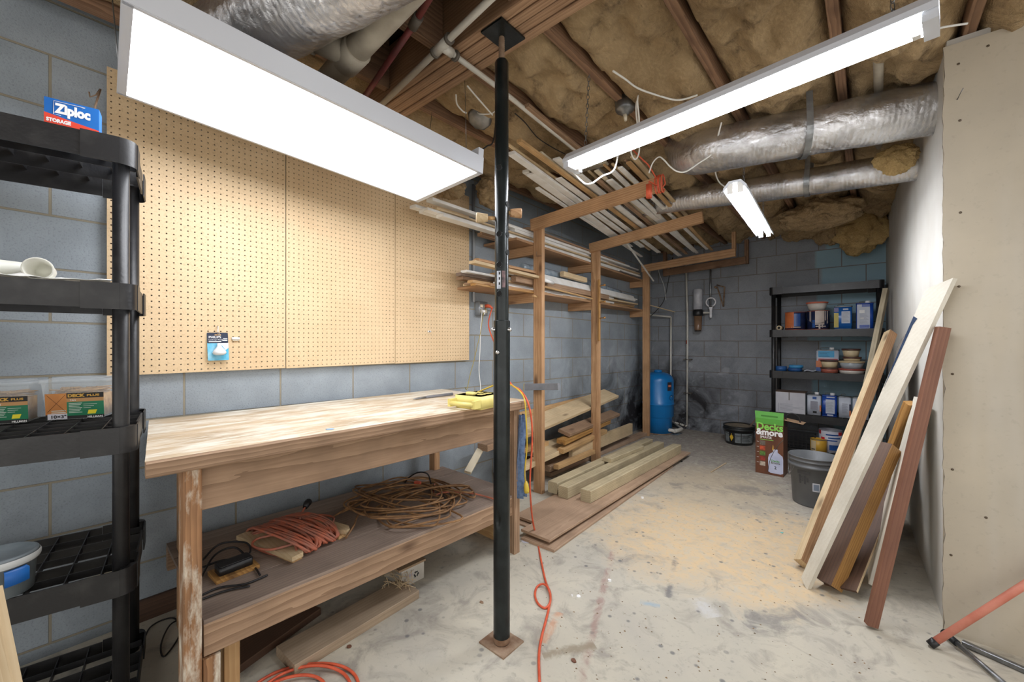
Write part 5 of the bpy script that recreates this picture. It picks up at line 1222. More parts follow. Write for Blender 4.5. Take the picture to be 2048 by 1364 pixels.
# ------------------------------------------------------------------ things on the back shelving
def can_round(name, px, lv, y, r, h, label, body, cat='paint can', z=None, rim=M_zinc, decor=(), bail=False, open_top=False):
    p = at(px, 700, y=y); z = LB[lv] + .0005 if z is None else z
    c = thing(name, label, cat, (p.x, y, z)); TM = T(p.x, y, z)
    MB().lathe([(0, 0), (r, 0), (r, h), (r * .9, h), (r * .88, h - .006)] + ([(r * .88, .01), (0, .01)] if open_top else [(0, h - .006)]), 28, TM).build('can_body', body, c)
    for zz in (.003, h - .004): MB().lathe([(r, zz - .003), (r + .003, zz), (r, zz + .003)], 28, TM).build('rim', rim, c)
    a0 = math.atan2(-y, -p.x)
    for nm, da, db, za, zb_, m in decor:
        MB().lathe([(r + .0012, h * za), (r + .0012, h * zb_)], 8, TM, True, a0 + da, a0 + db).build(nm, m, c)
    if bail:
        P = [V((p.x, y, z)) + V(((r + .006) * cos(a0 + t), (r + .006) * sin(a0 + t), h * .78 - h * .45 * (1 - (t / 1.45) ** 2))) for t in [-1.45 + 2.9 * k / 12 for k in range(13)]]
        MB().tube(P, .002, 5).build('bail_handle', M_zinc, c)
    return c
M_navy = mk('can_navy', (26, 34, 62), (34, 46, 84), 8, .3); M_cor = mk('can_orange', (206, 118, 66), (190, 100, 52), 10, .4); M_bl2 = mk('can_blue', (32, 84, 156), (24, 66, 132), 8, .3)
M_drip = mk('paint_drip', (206, 194, 186), (190, 176, 168), 12, .45); M_copper = mk('copper_rim', (178, 96, 70), rough=.35, metal=.4)
yS = 5.44
can_round('paint_can', 1591, 3, yS, .098, .195, 'orange and navy paint can on the upper back shelf', M_navy, decor=(('label_orange', -1.25, -.15, .1, .97, M_cor), ('label_blue', -.15, .45, .2, .9, M_bl2), ('label_text', -.9, .5, .12, .17, M_drip)), rim=M_copper)
c2 = can_round('paint_can', 1636, 3, yS, .10, .20, 'navy paint can with pale drips under a white tub', M_navy, decor=(('paint_drip', -.25, .55, .25, .99, M_drip), ('paint_drip', .05, .2, .03, .3, M_drip), ('paint_drip', .3, .42, .1, .3, M_drip), ('label_blue', -.5, -.25, .1, .5, M_bl2), ('label_text', -.2, .7, .14, .19, M_drip)), rim=M_copper, bail=True)
rn = random.Random(9)
for c_, n_ in ((c2, 9),):
    p = at(1636, 700, y=yS); a0 = math.atan2(-yS, -p.x)
    for k in range(n_):
        a = a0 + rn.uniform(-1, 1.1); z1 = .2 * .97; z0 = rn.uniform(.06, .15)
        MB().lathe([(.1015, z0), (.1015, z1)], 3, T(p.x, yS, LB[3]), True, a, a + rn.uniform(.04, .1)).build('paint_drip', M_drip, c_)
def tubb(px, y, z, r0, r1, h, label, body, lidm=None, sq=.0, cat='tub', group=None, lid_r=1.06):
    p = at(px, 700, y=y); c = thing('food_tub', label, cat, (p.x, y, z), group)
    MB().lathe([(0, 0), (r0, 0), (r1, h), (r1 * .95, h), (r0 * .92, .006), (0, .006)], 28, T(p.x, y, z)).build('tub_body', body, c)
    if lidm: MB().lathe([(r1 * 1.01, h - .012), (r1 * lid_r, h - .008), (r1 * lid_r, h + .004), (r1 * .9, h + .006), (0, h + .006)], 28, T(p.x, y, z)).build('lid', lidm, c)
    return c
M_tubw = mk('tub_white', (214, 208, 200), (196, 188, 180), 8, .4); M_tubc = mk('tub_cream', (214, 196, 160), (198, 178, 142), 8, .4); M_tubr = mk('tub_terracotta', (164, 92, 76), (146, 78, 64), 8, .45)
M_lidr = mk('lid_red', (150, 70, 58), rough=.4); M_lidb = mk('lid_brown', (84, 56, 48), rough=.4); M_tubcl = mk('tub_frosted', (176, 184, 190), (154, 162, 168), 10, .3)
tubb(1634, yS, LB[3] + .2035, .068, .092, .085, 'white tub with an orange rim on top of the drippy navy can', M_tubw, mk('lid_orange', (206, 110, 84), rough=.45))
def fcan(px0, px1, lv, y, h, label, body, decor, spout=True, z=None, dep=.10):
    a, b_ = at(px0, 700, y=y), at(px1, 700, y=y); z = LB[lv] + .0005 if z is None else z; w = b_.x - a.x
    c = thing('solvent_can', label, 'can', (a.x + w/2, y + dep/2, z)); TM = T(a.x, y, z)
    MB().rbox((0, 0, 0), (w, dep, h), .012, TM).build('can_body', body, c)
    MB().rbox((-.002, -.002, h - .008), (w + .002, dep + .002, h + .002), .012, TM).rbox((-.002, -.002, 0), (w + .002, dep + .002, .006), .012, TM).build('rim', M_zinc if body is not M_bl3 else M_bl3, c)
    if spout: MB().lathe([(0, 0), (.02, 0), (.02, .022), (.018, .025), (0, .025)], 14, TM @ T(w * .68, dep * .5, h)).build('cap', M_wprint, c)
    MB().tube([TM @ V(q) for q in ((w*.2, dep*.5, h), (w*.2, dep*.5, h + .02), (w*.5, dep*.5, h + .024), (w*.55, dep*.5, h + .02))], .0035, 6).build('handle', M_clip, c)
    for nm, x0, z0, x1, z1, m, *o in decor:
        MB().box((w*x0, -.0013 - .0006 * (o[0] if o else 0), h*z0), (w*x1, .0, h*z1), TM).build(nm, m, c)
    return c, TM, w
M_bl3 = mk('solvent_blue', (24, 74, 168), (20, 62, 150), 6, .3); M_bl4 = mk('solvent_lightblue', (40, 108, 186), (30, 92, 170), 6, .3); M_lblw = mk('label_white', (196, 202, 214), (182, 188, 202), 10, .45); M_cy = mk('label_cyan', (48, 156, 206), rough=.4)
M_txt = mk('label_print_grey', (128, 132, 148), rough=.6)
def lines(c, TM, w, h, x0, x1, z0, z1, n, m=None):
    b = MB()
    for k in range(n):
        z = z0 + (z1 - z0) * (k + .5) / n; e = x1 - (x1 - x0) * .25 * ((k * 7) % 3) / 2
        b.box((w*x0, -.0032, h*z - .0012), (w*e, -.0024, h*z + .0012), TM)
    b.build('fine_print', m or M_txt, c)
r_ = fcan(1668, 1704, 3, 5.40, .235, 'blue solvent can with a yellow side on the upper back shelf', M_bl4, (('label_yellow', 0, .08, .26, .72, mk('can_yellow', (186, 168, 48), rough=.4)), ('label_purple', 0, .76, .26, .94, mk('can_purple', (84, 76, 130), rough=.4)), ('label_white', .42, .26, .90, .78, M_lblw, 1)), False)
lines(*r_, .235, .47, .85, .3, .74, 8); 
MB().box((r_[2]*.5, -.003, .235*.84), (r_[2]*.8, -.0, .235*.9), r_[1]).build('logo', M_lblw, r_[0])
r_ = fcan(1712, 1747, 3, 5.38, .255, 'blue and white solvent can nearest the leaning board on the upper back shelf', M_bl3, (('label_white', .06, .02, .80, .96, M_lblw), ('label_blue', .2, .04, .78, .16, M_bl3, 1), ('label_blue', .34, .86, .80, .96, M_bl3, 1), ('badge', .2, .62, .5, .74, M_wprint, 1), ('badge', .25, .38, .45, .45, M_wprint, 1)))
lines(*r_, .255, .22, .72, .2, .6, 9)
p = at(1559, 655, y=5.40)
pr_ = thing('paper_roll', 'small cream cardboard roll lying on the upper back shelf', 'roll', (p.x, 5.4, LB[3] + .04))
F = frame((p.x, 5.36, LB[3] + .026), (1, 0, 0), n=(0, 1, 0)); MB().lathe([(.014, 0), (.025, 0), (.025, .16), (.014, .16), (.014, 0)], 20, F).build('roll_body', M_tubc, pr_)
MB().lathe([(0, .01), (.014, .01)], 16, F).build('core_shade', M_holeshade, pr_)
# middle shelf
def taperoll(px, y, r, h, z, label, m):
    p = at(px, 700, y=y); c = thing('tape_roll', label, 'tape', (p.x, y, z))
    MB().lathe([(r * .55, 0), (r, 0), (r, h), (r * .55, h), (r * .55, 0)], 28, T(p.x, y, z)).build('tape', m, c)
    MB().lathe([(r * .5, .002), (r * .55, .002), (r * .55, h - .002), (r * .5, h - .002), (r * .5, .002)], 28, T(p.x, y, z)).build('core', M_tubc, c)
M_tape = mk('painter_blue', (36, 88, 148), (30, 74, 130), 9, .5); M_tape2 = mk('painter_lightblue', (66, 144, 196), rough=.4)
taperoll(1561, 5.40, .06, .05, LB[2] + .0005, 'dark blue tape roll nearest the post on the middle back shelf', M_tape)
taperoll(1590, 5.42, .066, .036, LB[2] + .0005, 'dark blue tape roll under the light blue one on the middle back shelf', M_tape)
taperoll(1592, 5.42, .066, .03, LB[2] + .037, 'light blue tape roll stacked on the dark blue roll', M_tape2)
r_ = fcan(1632, 1678, 2, 5.50, .235, 'white and cyan solvent can behind the cream tubs', M_lblw, (('label_cyan', .1, .66, .8, .95, M_cy), ('label_red', .1, .5, .95, .6, mk('can_red', (176, 60, 56), rough=.4)), ('label_orange', .0, .2, .4, .5, M_cor), ('label_blue', 0, .02, .5, .2, M_bl2)))
lines(*r_, .235, .15, .6, .68, .9, 4, M_black)
z0 = LB[2] + .0005
tubb(1659, 5.40, z0, .072, .074, .05, 'terracotta lidded tub below the cream tub on the middle back shelf', M_tubr, M_lidb)
tubb(1659, 5.40, z0 + .0565, .062, .074, .07, 'cream tub with a brown lid on the terracotta tub', M_tubc, M_lidb)
tubb(1703, 5.40, z0, .095, .102, .045, 'wide white tub at the bottom of the stack of four', M_tubw, M_lidr)
tubb(1703, 5.40, z0 + .0515, .082, .10, .07, 'frosted tub second from the bottom of the stack of four', M_tubcl, M_tubc)
tubb(1704, 5.40, z0 + .128, .064, .072, .036, 'shallow cream tub third from the bottom of the stack of four', M_tubc, M_lidb)
tubb(1702, 5.40, z0 + .1705, .058, .072, .075, 'cream tub with brown lid topping the stack of four', M_tubc, M_lidb)
p = at(1744, 700, y=5.42)
tl_ = thing('hand_tool', 'yellow and black handled hand tool behind the leaning stud', 'tool', (p.x, 5.42, z0))
MB().tube([(p.x, 5.42, z0), (p.x, 5.42, z0 + .14)], .014, 10).build('lower_grip', mk('tool_yellow', (206, 186, 60), rough=.4), tl_); MB().tube([(p.x, 5.42, z0 + .14), (p.x - .008, 5.42, z0 + .235)], .016, 10).build('upper_grip', M_bplas, tl_)
p = at(1758, 700, y=5.40); tag(MB().lathe([(0, 0), (.03, 0), (.03, .15), (.012, .19), (.012, .21), (0, .21)], 16, T(p.x, 5.40, z0)).build('red_bottle', mk('bottle_red', (150, 30, 34), rough=.35)), 'red bottle half hidden by the leaning stud on the middle back shelf', 'bottle')
p = at(1620, 700, y=5.38); tag(cord('wire_bundle', [(p.x - .05, 5.37, z0 + .006), (p.x - .02, 5.36, z0 + .02), (p.x + .02, 5.38, z0 + .008), (p.x + .05, 5.36, z0 + .02), (p.x + .03, 5.40, z0 + .01), (p.x - .03, 5.41, z0 + .012)], .006, M_lblw), 'small pale coil of wire between the tape rolls and the cans', 'wire')
# lower shelf: carton and cans
z0 = LB[1] + .0005
a, b_ = at(1549, 700, y=5.34), at(1610, 700, y=5.34)
bc = thing('shipping_carton', 'white printed shipping carton on the lower back shelf', 'carton', ((a.x + b_.x)/2, 5.44, z0))
w = b_.x - a.x; TM = T(a.x, 5.35, z0) ; h = .225
MB().box((0, 0, 0), (w, .22, h), TM).build('carton', mk('carton_paper', (206, 206, 212), (194, 194, 202), 8, .8), bc)
MB().box((-.003, -.003, h), (w * .495, .223, h + .004), TM).box((w * .505, -.003, h), (w + .003, .223, h + .004), TM).build('flap', mk('carton_brown', (112, 90, 76), rough=.85), bc)
MB().box((w*.47, -.0012, h*.62), (w*.50, .0, h), TM).build('tape_slit', M_clip, bc)
b = MB()
for k in range(6): b.box((w*.18, -.0014, h*(.42 - .06*k)), (w*(.95 if k in (2, 3) else .6), -.0004, h*(.43 - .06*k)), TM)
b.box((w*.12, -.0014, h*.05), (w*.13, -.0004, h*.45), TM); b.build('fine_print', M_txt, bc)
for x0, x1, lab, body, dec, sp in (
    (1614, 1642, 'white solvent can with a round badge on the lower back shelf', M_lblw, (('badge', .4, .78, .68, .9, M_bl2), ('label_grey', .25, .28, .78, .68, mk('lblg', (156, 156, 166))), ('barcode', .42, .1, .7, .2, M_black), ('label_orange', .9, .2, 1.0, .5, M_cor)), True),
    (1644, 1674, 'blue solvent can with a white panel on the lower back shelf', M_bl3, (('label_white', .25, .14, .85, .82, M_lblw), ('logo', .35, .03, .75, .1, M_lblw), ('logo', .3, .9, .85, .95, M_lblw)), True),
    (1677, 1702, 'white solvent can with a dark and orange edge beside the blue one', M_lblw, (('label_dark', .86, .36, 1.0, .66, M_navy), ('label_orange', .86, .08, 1.0, .36, M_cor)), False),
    (1705, 1738, 'white solvent can partly behind the leaning stud on the lower back shelf', M_lblw, (('label_grey', .1, .5, .6, .52, M_txt),), False)):
    r_ = fcan(x0, x1, 1, 5.38, .215, lab, body, dec, sp); lines(*r_, .215, .28, .78, .22, .7, 11)
# bottom shelf / floor in front
can_round('paint_can', 1661, 0, 5.42, .098, .225, 'tall open white and red paint can on the bottom back shelf', mk('can_white', (206, 206, 214), (190, 190, 202), 10, .4), decor=(('label_red', -1.3, -.9, .8, .97, mk('logo_red', (180, 34, 40))), ('label_red', -.9, -.5, .48, .68, mk('logo_red2', (190, 36, 42))), ('label_text', -.4, .7, .78, .84, M_bl2), ('label_text', -.2, .9, .64, .70, M_bl2), ('label_text', -.3, .6, .53, .58, M_bl2), ('label_blue', -.1, .8, .12, .36, M_bl2), ('label_red', .7, 1.2, .8, .95, mk('logo_red3', (180, 34, 40)))), open_top=True)
can_round('paint_can', 1637, 0, 5.30, .07, .135, 'small yellow paint can in front of the white and red one', mk('can_yellow2', (216, 170, 60), (200, 150, 46), 8, .4), z=LB[0] + .0005, decor=(('label_pale', -1.1, -.3, .15, .9, M_tubc), ('label_dark', -1.0, -.4, .2, .3, M_black)))
cx = at(1600, 700, y=5.34)
cr_ = thing('plastic_crate', 'black mesh plastic crate on the bottom back shelf', 'crate', (cx.x, 5.36, LB[0]))
b = MB(); w, d, h = .26, .14, .16; TM = T(cx.x - w/2, 5.34, LB[0] + .001)
for k in range(8):
    x = w * k / 7; b.box((x - .004, 0, 0), (x + .004, .006, h), TM)
for k in range(6):
    z_ = .004 + (h - .008) * k / 5; b.box((0, -.001, z_ - .004), (w, .005, z_ + .004), TM); b.box((0, 0, z_ - .004), (.006, d, z_ + .004), TM); b.box((w - .006, 0, z_ - .004), (w, d, z_ + .004), TM)
b.build('mesh_side', M_bplas, cr_); MB().box((0, .012, 0), (w, d, .006), TM).box((0, d - .006, 0), (w, d, h), TM).build('crate_shell', M_bplas, cr_)
# sprayer carton
A = at(1511, 944, z=0); Bq = at(1567, 955, z=0); 
ux = V((Bq.x - A.x, Bq.y - A.y, 0)); W = ux.length; F = frame((A.x, A.y, 0), ux, (0, 0, 1)); Hb = .50
sb = thing('sprayer_carton', 'open brown and green deck sprayer carton on the floor', 'carton', F @ V((W/2, 0, -.09)))
M_brn = mk('carton_woodprint', (106, 62, 38), (84, 46, 28), 9, .45, 0, 0, 60, .35, .65, (1, 1, .25)); M_grn = mk('carton_green', (84, 156, 58), rough=.45); M_lime = mk('carton_lime', (132, 204, 84), rough=.45)
D_ = .17
b = MB(); b.box((0, 0, -.002), (W, Hb, 0), F); b.box((0, 0, -D_), (W, Hb, -D_ + .002), F); b.box((0, 0, -D_), (.002, Hb, 0), F); b.box((W - .002, 0, -D_), (W, Hb, 0), F); b.box((0, 0, -D_), (W, .003, 0), F); b.build('carton', M_brn, sb)
b = MB(); b.add([(0, Hb, .0), (W, Hb, .0), (W, Hb + .062, -.012), (-.008, Hb + .062, -.012)], [(0, 1, 2, 3)], False, F); b.build('front_flap', M_grn, sb)
b = MB(); b.add([(W, Hb, -.02), (W, Hb, -D_ + .02), (W + .14, Hb - .02, -D_ + .02), (W + .14, Hb - .02, -.02)], [(0, 1, 2, 3)], False, F); o = b.build('side_flap', mk('carton_kraft2', (170, 138, 108), rough=.85), sb)
for oo in sb.children:
    if 'flap' in oo.name: q_ = oo.modifiers.new('t', 'SOLIDIFY'); q_.thickness = .003
MB().quad(0, Hb*.90, W, Hb, .0008, F).build('green_band', M_grn, sb)
MB().quad(W*.2, Hb + .018, W*.8, Hb + .03, -.002, F).build('flap_print', mk('green_dark', (62, 122, 44)), sb)
sf = [o_ for o_ in sb.children if o_.name.startswith('carton')][0]
text('lettering', 'Decks', Hb*.175, F @ T(W*.03, Hb*.80, .0015), M_lime, sf, bold=.0026, fit=W*.94)
text('lettering', '&more', Hb*.155, F @ T(W*.03, Hb*.705, .0018), M_wprint, sf, bold=.003, fit=W*.95)
text('lettering', 'SPRAYER', Hb*.058, F @ T(W*.17, Hb*.645, .0015), M_wprint, sf, bold=.0004, fit=W*.42)
MB().quad(W*.17, Hb*.615, W*.65, Hb*.625, .0012, F).build('fine_print', M_lime, sb)
for k, (c_, nm) in enumerate((((128, 116, 104), 'a'), ((206, 84, 50), 'b'), ((96, 140, 60), 'c'), ((166, 54, 44), 'd'), ((206, 190, 170), 'e'))):
    zc_ = Hb * (.52 - .094 * k)
    MB().quad(W*.16, zc_, W*.36, zc_ + Hb*.075, .0012, F).build('picture_tile', mk('tile_' + nm, c_, tuple(q*.7 for q in c_), 60, .5), sb)
    MB().quad(W*.05, zc_ + Hb*.05, W*.13, zc_ + Hb*.055, .0012, F).build('caption', M_wprint, sb)
bot = [(W*.47, Hb*.06), (W*.46, Hb*.30), (W*.50, Hb*.37), (W*.64, Hb*.42), (W*.63, Hb*.47), (W*.80, Hb*.47), (W*.80, Hb*.42), (W*.97, Hb*.36), (W*.99, Hb*.30), (W*.99, Hb*.06), (W*.9, Hb*.04), (W*.55, Hb*.04)]
MB().add([(x, y, .0012) for x, y in bot], [tuple(range(len(bot)))], False, F).build('bottle_picture', mk('bottle_print', (196, 200, 222), (178, 182, 208), 10, .45), sb)
text('lettering', 'Decks', Hb*.05, F @ T(W*.72, Hb*.245, .002), M_grn, sb, 'CENTER', bold=.0006); text('lettering', '&more', Hb*.05, F @ T(W*.72, Hb*.21, .002), M_clip, sb, 'CENTER', bold=.0006); text('lettering', '2', Hb*.07, F @ T(W*.72, Hb*.12, .002), M_black, sb, 'CENTER', bold=.0008)
MB().tube([F @ V(q) for q in ((W*.68, Hb*.44, .0016), (W*.55, Hb*.30, .0016), (W*.48, Hb*.16, .0016), (W*.46, Hb*.06, .0016))], .0022, 5).build('hose_picture', M_black, sb)
MB().tube([F @ V(q) for q in ((W*.70, Hb*.45, .0016), (W*.85, Hb*.58, .0016), (W*1.0, Hb*.66, .0016))], .0025, 5).build('wand_picture', M_clip, sb)
MB().add([(W*.60, Hb*.45, .0014), (W*.66, Hb*.45, .0014), (W*.655, Hb*.52, .0014), (W*.63, Hb*.55, .0014)], [(0, 1, 2, 3)], False, F).build('trigger_picture', M_gold, sb)
cord('hose_end', [F @ V(q) for q in ((W + .01, Hb - .06, -.06), (W + .01, Hb + .03, -.06), (W + .05, Hb + .06, -.07), (W + .10, Hb + .03, -.08), (W + .11, Hb - .04, -.08))], .006, M_cordk, sb)
# buckets
def bucket(px, py, r0, r1, h, label, body, name='bucket'):
    p = at(px, py, z=0); c = thing(name, label, 'bucket', p); TM = T(*p)
    rr = lambda z: r0 + (r1 - r0) * z / h
    MB().lathe([(0, 0), (r0 * .96, 0), (r0, .01), (rr(h * .78), h * .78), (rr(h) + .008, h * .79), (rr(h) + .009, h * .83), (rr(h * .84), h * .84), (rr(h * .84), h * .9), (rr(h) + .004, h * .905), (rr(h) + .004, h * .925), (rr(h), h * .93), (rr(h), h * .985), (rr(h) + .006, h * .985), (rr(h) + .006, h), (rr(h) - .004, h), (r0 - .004, .006), (0, .006)], 48, TM).build('bucket_body', body, c)
    return c, TM, p, math.atan2(-p.y, -p.x)
M_gb = mk('bucket_grey', (104, 106, 108), (90, 92, 94), 6, .45)
gb_, TM, p, a0 = bucket(1628, 1006, .132, .152, .355, 'grey plastic bucket on the floor behind the leaning boards', M_gb)
rA = .137
def bw(nm, a, b2, z0, z1, m, dr=.0015):
    f = lambda z: .132 + .02 * z / .355 + dr
    MB().lathe([(f(z0), z0), (f(z1), z1)], 8, TM, True, a0 + a, a0 + b2).build(nm, m, gb_)
M_gpr = mk('bucket_print', (58, 58, 60), rough=.5)
bw('label', -.06, .24, .125, .185, mk('sticker_white', (186, 188, 194), rough=.45)); bw('label_print', -.02, .20, .133, .177, mk('sticker_blue', (112, 124, 140)), .002)
bw('print_block', -.72, -.15, .235, .26, M_gpr); 
for k in range(4):
    bw('print_mark', -.66 + .12 * k, -.58 + .12 * k, .165 + .018 * (k % 2), .225 - .012 * (k % 2), M_gpr, .0012)
P = [TM @ V((.158 * cos(a0 + t), .158 * sin(a0 + t), .295 - .10 * (1 - ((t + 1.35) / .55) ** 2))) for t in [-1.9 + 1.1 * k / 10 for k in range(11)]]
MB().tube(P, .0022, 6).build('bail_handle', M_zinc, gb_)
bb_, TM, p, a0 = bucket(1478, 886, .142, .162, .215, 'low black bucket of compound with a diamond label by the end wall', mk('bucket_black', (26, 28, 28), (38, 40, 40), 9, .4))
MB().lathe([(0, .20), (.13, .20), (.15, .205)], 32, TM).build('dried_compound', mk('compound', (140, 126, 104), (112, 100, 84), 14, .9), bb_)
def bw2(nm, a, b2, z0, z1, m, dr=.0015):
    f = lambda z: .142 + .02 * z / .215 + dr
    MB().lathe([(f(z0), z0), (f(z1), z1)], 8, TM, True, a0 + a, a0 + b2).build(nm, m, bb_)
bw2('label', -1.15, 1.1, .03, .14, mk('label_silver', (126, 132, 132), (104, 110, 112), 30, .4)); bw2('label_black', -.72, -.28, .028, .142, M_black, .002); bw2('label_column', .12, .17, .03, .14, M_bplas, .002)
f = .142 + .02 * .09 / .215 + .0085; P = []
for da, dz in ((-.5, .045), (-.37, .0), (-.5, -.045), (-.63, .0)): P.append(TM @ V((f * cos(a0 + da), f * sin(a0 + da), .09 + dz)))
MB().add(P, [(0, 1, 2, 3)]).build('diamond', mk('hazard_yellow', (214, 176, 50), rough=.4), bb_)
for k in range(5): bw2('fine_print', .22, .85 - .1 * (k % 3), .05 + .016 * k, .055 + .016 * k, M_black, .002)
P = [TM @ V((.168 * cos(a0 + t), .168 * sin(a0 + t), .165 - .05 * (1 - (t / 1.5) ** 2))) for t in [-1.5 + 3.0 * k / 14 for k in range(15)]]
MB().tube(P, .0025, 6).build('bail_handle', M_cordk, bb_)
tag(bar('stir_stick', at(1500, 852, t=4.72), at(1512, 838, t=4.72), .018, .004, W_dark, up=(.3, -1, .3)), 'dark stir stick resting in the black compound bucket', 'stick')
# ------------------------------------------------------------------ boards leaning on the partition
def lean(name, p0, p1, w, h, mat, label, up=(0, -1, .3)):
    return tag(bar(name, p0, p1, w, h, mat, up=up), label, 'board', 'boards leaning on the partition')
g = lambda px, py, z=.02: at(px, py, z=z)
def faced(name, p0, p1, w, h, face, edge, label, up):
    """board whose wide face shows to the left and whose sawn edge, of another colour, shows to the right"""
    p0, p1 = V(p0), V(p1); M = frame((p0 + p1) / 2, p1 - p0, n=up); uy = M.to_3x3() @ V((0, 1, 0)); sg = -1 if uy.dot(CAMP - p0) < 0 else 1
    L = (p1 - p0).length
    o = tag(MB().cbox(L, w, h, .002).build(name, face, None, M), label, 'board', 'boards leaning on the partition')
    MB().box((-L/2, min(0, sg * .0012) , -h/2 + .001), (L/2, max(0, sg * .0012), h/2 - .001)).build('sawn_edge', edge, o, M @ T(0, sg * w / 2, 0))
    return o
FN = -RGT * .80 - DIR * .25 + V((0, 0, .45))
lean('stud', g(1690, 985, .03), at(1772, 580, y=4.98), .06, .036, wood('grey_pine', (192, 180, 154), (156, 142, 116), .7, .65), 'pale grey-brown stud leaning in front of the back shelving', (.95, -.3, -.1))
faced('board', g(1604, 1127, .03), V((.118, 4.20, 1.257)), .05, .06, W_pale, wood('edge_brown', (196, 156, 116), (156, 114, 78), 1, .6), 'pale board with a brown edge leaning between the stud and the white board', -RGT * .9 + DIR * .05 + V((0, 0, .45)))
wb_ = thing('white_board', 'white board with a blue paint streak and angled top leaning on the drywall corner', 'board', g(1601, 1177))
p0, p1 = at(1606, 1172, z=.0), at(1870, 580, y=2.425)
dirb = (p1 - p0).normalized(); L_ = (p1 - p0).length
Fb = frame(p0, dirb, n=V((-.62, -.70, .35)))
wdt = .085
MB().prism([(0.0, -wdt*.30), (.025, wdt*.30), (L_ - .0, wdt*.45), (L_ + .055, -wdt*.55)], -.02, 0, Fb).build('board', W_whitew, wb_)
b = MB()
b.prism([(L_*.70, wdt*.36), (L_*.76, wdt*.40), (L_*.90, wdt*.44), (L_*.92, wdt*.44), (L_*.915, wdt*.22), (L_*.895, wdt*.30), (L_*.78, wdt*.32)], .0002, .0012, Fb); b.build('paint_streak', mk('navy_paint', (30, 52, 82), rough=.4), wb_)
faced('short_board', g(1654, 1168, .03), at(1774, 892, t=2.10), .085, .085, W_dark, W_yel, 'short thick dark-faced offcut with a yellow edge leaning under the white board', FN)
faced('thin_panel', g(1680, 1176, .03), at(1795, 900, t=2.45), .14, .012, W_dark, W_pale, 'thin dark panel leaning between the short offcut and the red stud', FN)
lean('stud', g(1722, 1060, .02), at(1820, 806, y=2.98), .04, .04, W_yel, 'slim yellow stud with a pale cut end against the partition', (.5, -.8, 0))
lean('round_offcut', at(1716, 1066, t=2.22), at(1748, 985, t=2.35), .05, .04, W_pale, 'short pale offcut wedged among the leaning boards', (-.3, -.9, .2))
rb_ = at(1742, 1256, z=.0); rt_ = at(1886, 655, y=2.405)
lean('stud', rb_ + V((0, 0, .012)), rt_, .030, .040, W_red, 'reddish-brown stud leaning alone on the drywall corner', (-.75, -.35, .4))
lean('grey_panel', V((-.06, 3.35, .01)), V((.155, 3.55, 1.20)), .50, .012, mk('cement_board', (120, 112, 102), (102, 95, 88), 60, .9), 'grey cement board sheet leaning on the partition behind the white board', (.98, 0, -.17))
lean('white_sheet', V((.0, 2.78, .01)), V((.185, 2.86, .92)), .30, .016, W_whitew, 'pale thin sheet leaning low on the partition behind the red stud', (.98, 0, -.17))
# ------------------------------------------------------------------ pipe clamp bars at the drywall
a = at(1866, 1286, z=.018); b_ = at(2080, 1150, y=2.40)
oc = thing('handle_pole', 'orange-red pole with a black end leaning low on the tan drywall', 'pole', a)
MB().tube([a, b_ + (b_ - a) * .6], .0128, 16).build('pole', mk('pole_red', (204, 132, 112), (188, 110, 90), 14, .55), oc)
d = (b_ - a).normalized(); MB().tube([a - d * .014, a + d * .014], .0148, 16).build('end_cap', M_bplas, oc)
a = at(1892, 1268, z=.02); b_ = at(2030, 1385, z=.012)
dk = thing('clamp_bar', 'black steel clamp bar lying on the floor across the orange pole end', 'clamp', a)
MB().tube([a, b_], .009, 12).build('bar', M_zinc, dk); d = (b_ - a).normalized(); MB().tube([a - d * .01, a + d * .05], .013, 12).build('jaw', mk('jaw_black', (44, 46, 48), rough=.4, metal=.5), dk)
a = at(1925, 1285, z=.012); b_ = at(2060, 1345, z=.012)
tag(bar('metal_track', a, b_, .02, .018, M_zinc), 'grey metal track lying on the floor along the tan drywall', 'track')
ol = thing('extension_cord', 'orange cord wrapped on the front rack arm end with a dangling orange socket', 'cord', at(1310, 345, t=2.56))
e = V((-.985, PO[0][1] - .041, 2.185)); P = []
for k in range(40):
    a = 2 * pi * k / 10; P.append((e.x - .012 - .008 * (k // 10) * ((-1) ** (k // 10)), e.y + .030 * cos(a), e.z + .055 * sin(a)))
cord('cord', pc_([(1262, 296, 2.35), (1274, 308, 2.45), (1288, 322, 2.5), (1298, 332, 2.52)]) + P, .0042, M_cordo, ol, 3)
q0 = at(1298, 369, t=2.53); q1 = at(1299, 396, t=2.53)
MB().tube([V(P[-1]), q0 + V((0, 0, .02)), q0], .0042, 7).build('cord', M_cordo, ol)
MB().rbox((-.015, -.015, q1.z - q0.z), (.015, .015, 0), .005, T(*q0)).build('socket', M_cordo, ol)
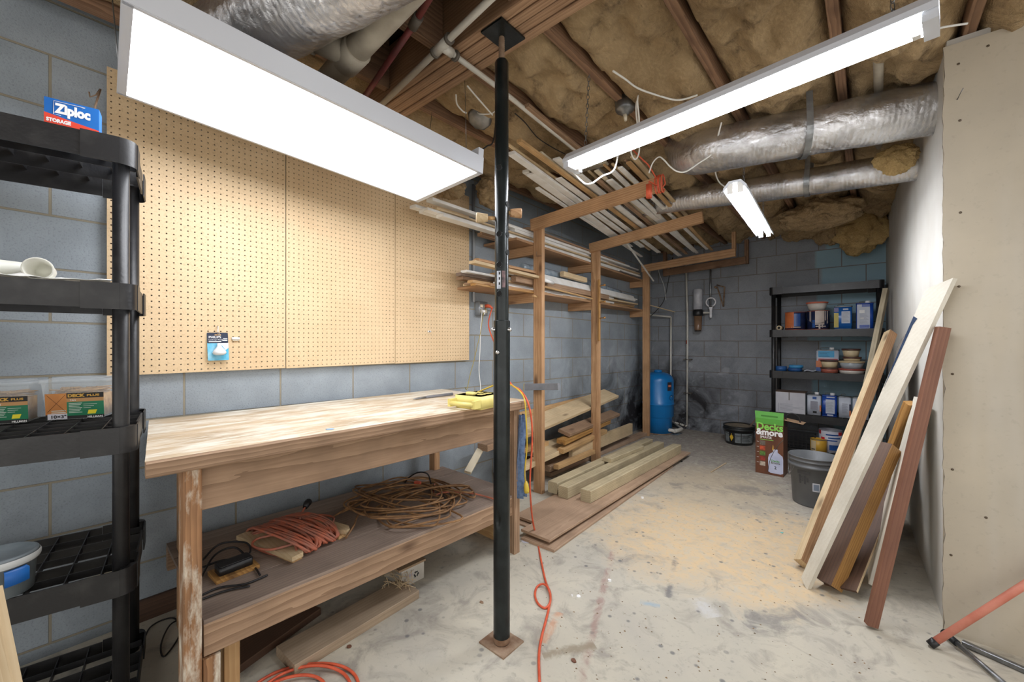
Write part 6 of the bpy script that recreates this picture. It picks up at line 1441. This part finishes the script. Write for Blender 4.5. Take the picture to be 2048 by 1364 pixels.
# ------------------------------------------------------------------ scraps on the floor
def scrap(px, py, r, m, label, h=.004, name='paper_scrap'):
    p = at(px, py, z=0); rn2 = random.Random(px); n = 7
    P = [(r * rn2.uniform(.6, 1.1) * cos(2*pi*k/n), r * rn2.uniform(.5, 1) * sin(2*pi*k/n)) for k in range(n)]
    tag(MB().prism(P, .0004, h, T(p.x, p.y, 0)).build(name, m), label, 'scrap')
scrap(1285, 997, .014, M_wprint, 'white crumb on the floor beside the long brown plank', .012)
scrap(1219, 1163, .010, M_wprint, 'white crumb in the middle of the floor right of the orange cord loop', .010)
scrap(1157, 1193, .013, M_wprint, 'white flake closest to the knot in the orange cord', .004)
scrap(1144, 1193, .005, M_wprint, 'tiny white flake beside the knot in the orange cord', .008)
scrap(1564, 1066, .010, mk('teal_scrap', (110, 190, 190)), 'teal scrap on the sawdust before the leaning boards', .004)
scrap(1049, 1083, .03, M_lg, 'grey paper scrap at the end of the brown floor planks', .002)
scrap(1363, 924, .014, M_black, 'small black lump beside the far end of the brown floor plank', .012, 'lump')
scrap(1147, 1322, .012, W_red, 'reddish wood chip on the floor right of the orange cord', .004, 'wood_chip')
scrap(963, 1205, .012, W_bench, 'brown wood chip on the floor left of the steel post', .004, 'wood_chip')
scrap(698, 1294, .010, W_red, 'reddish chip on the floor near the orange loops', .005, 'wood_chip')
tag(bar('lath', at(1422, 944, z=.004), at(1452, 926, z=.004), .012, .006, W_pale), 'thin pale stick on the floor before the sprayer carton', 'stick')
# bits of debris scattered on the concrete
b = MB(); rn = random.Random(99)
for k in range(260):
    px, py = rn.uniform(1040, 1750), rn.uniform(960, 1360)
    p = at(px, py, z=0); r = rn.uniform(.0015, .005)
    if p.x > .1 : continue
    b.add([(p.x + r * cos(t), p.y + r * .7 * sin(t + .3), .0003) for t in (0, 1.6, 3.1, 4.6)] + [(p.x, p.y, r * .9)], [(0, 1, 4), (1, 2, 4), (2, 3, 4), (3, 0, 4)])
tag(b.build('wood_debris', mk('debris', (150, 124, 94), (104, 90, 74), 30, .9)), 'fine wood crumbs scattered over the concrete floor', 'debris', None, 'stuff')
# ------------------------------------------------------------------ light from the rest of the basement, exposure
w = bpy.data.worlds.new('world'); SC.world = w; w.use_nodes = True
w.node_tree.nodes['Background'].inputs[0].default_value = (1.0, .97, .93, 1); w.node_tree.nodes['Background'].inputs[1].default_value = 1.3
SC.view_settings.view_transform = 'Standard'; SC.view_settings.look = 'None'; SC.view_settings.gamma = 1; SC.view_settings.use_curve_mapping = False
SC.view_settings.exposure = .42
SC.cycles.use_denoising = True; SC.cycles.max_bounces = 8; SC.cycles.diffuse_bounces = 5; SC.cycles.glossy_bounces = 4; SC.cycles.transparent_max_bounces = 12
SC.cycles.sample_clamp_indirect = 6
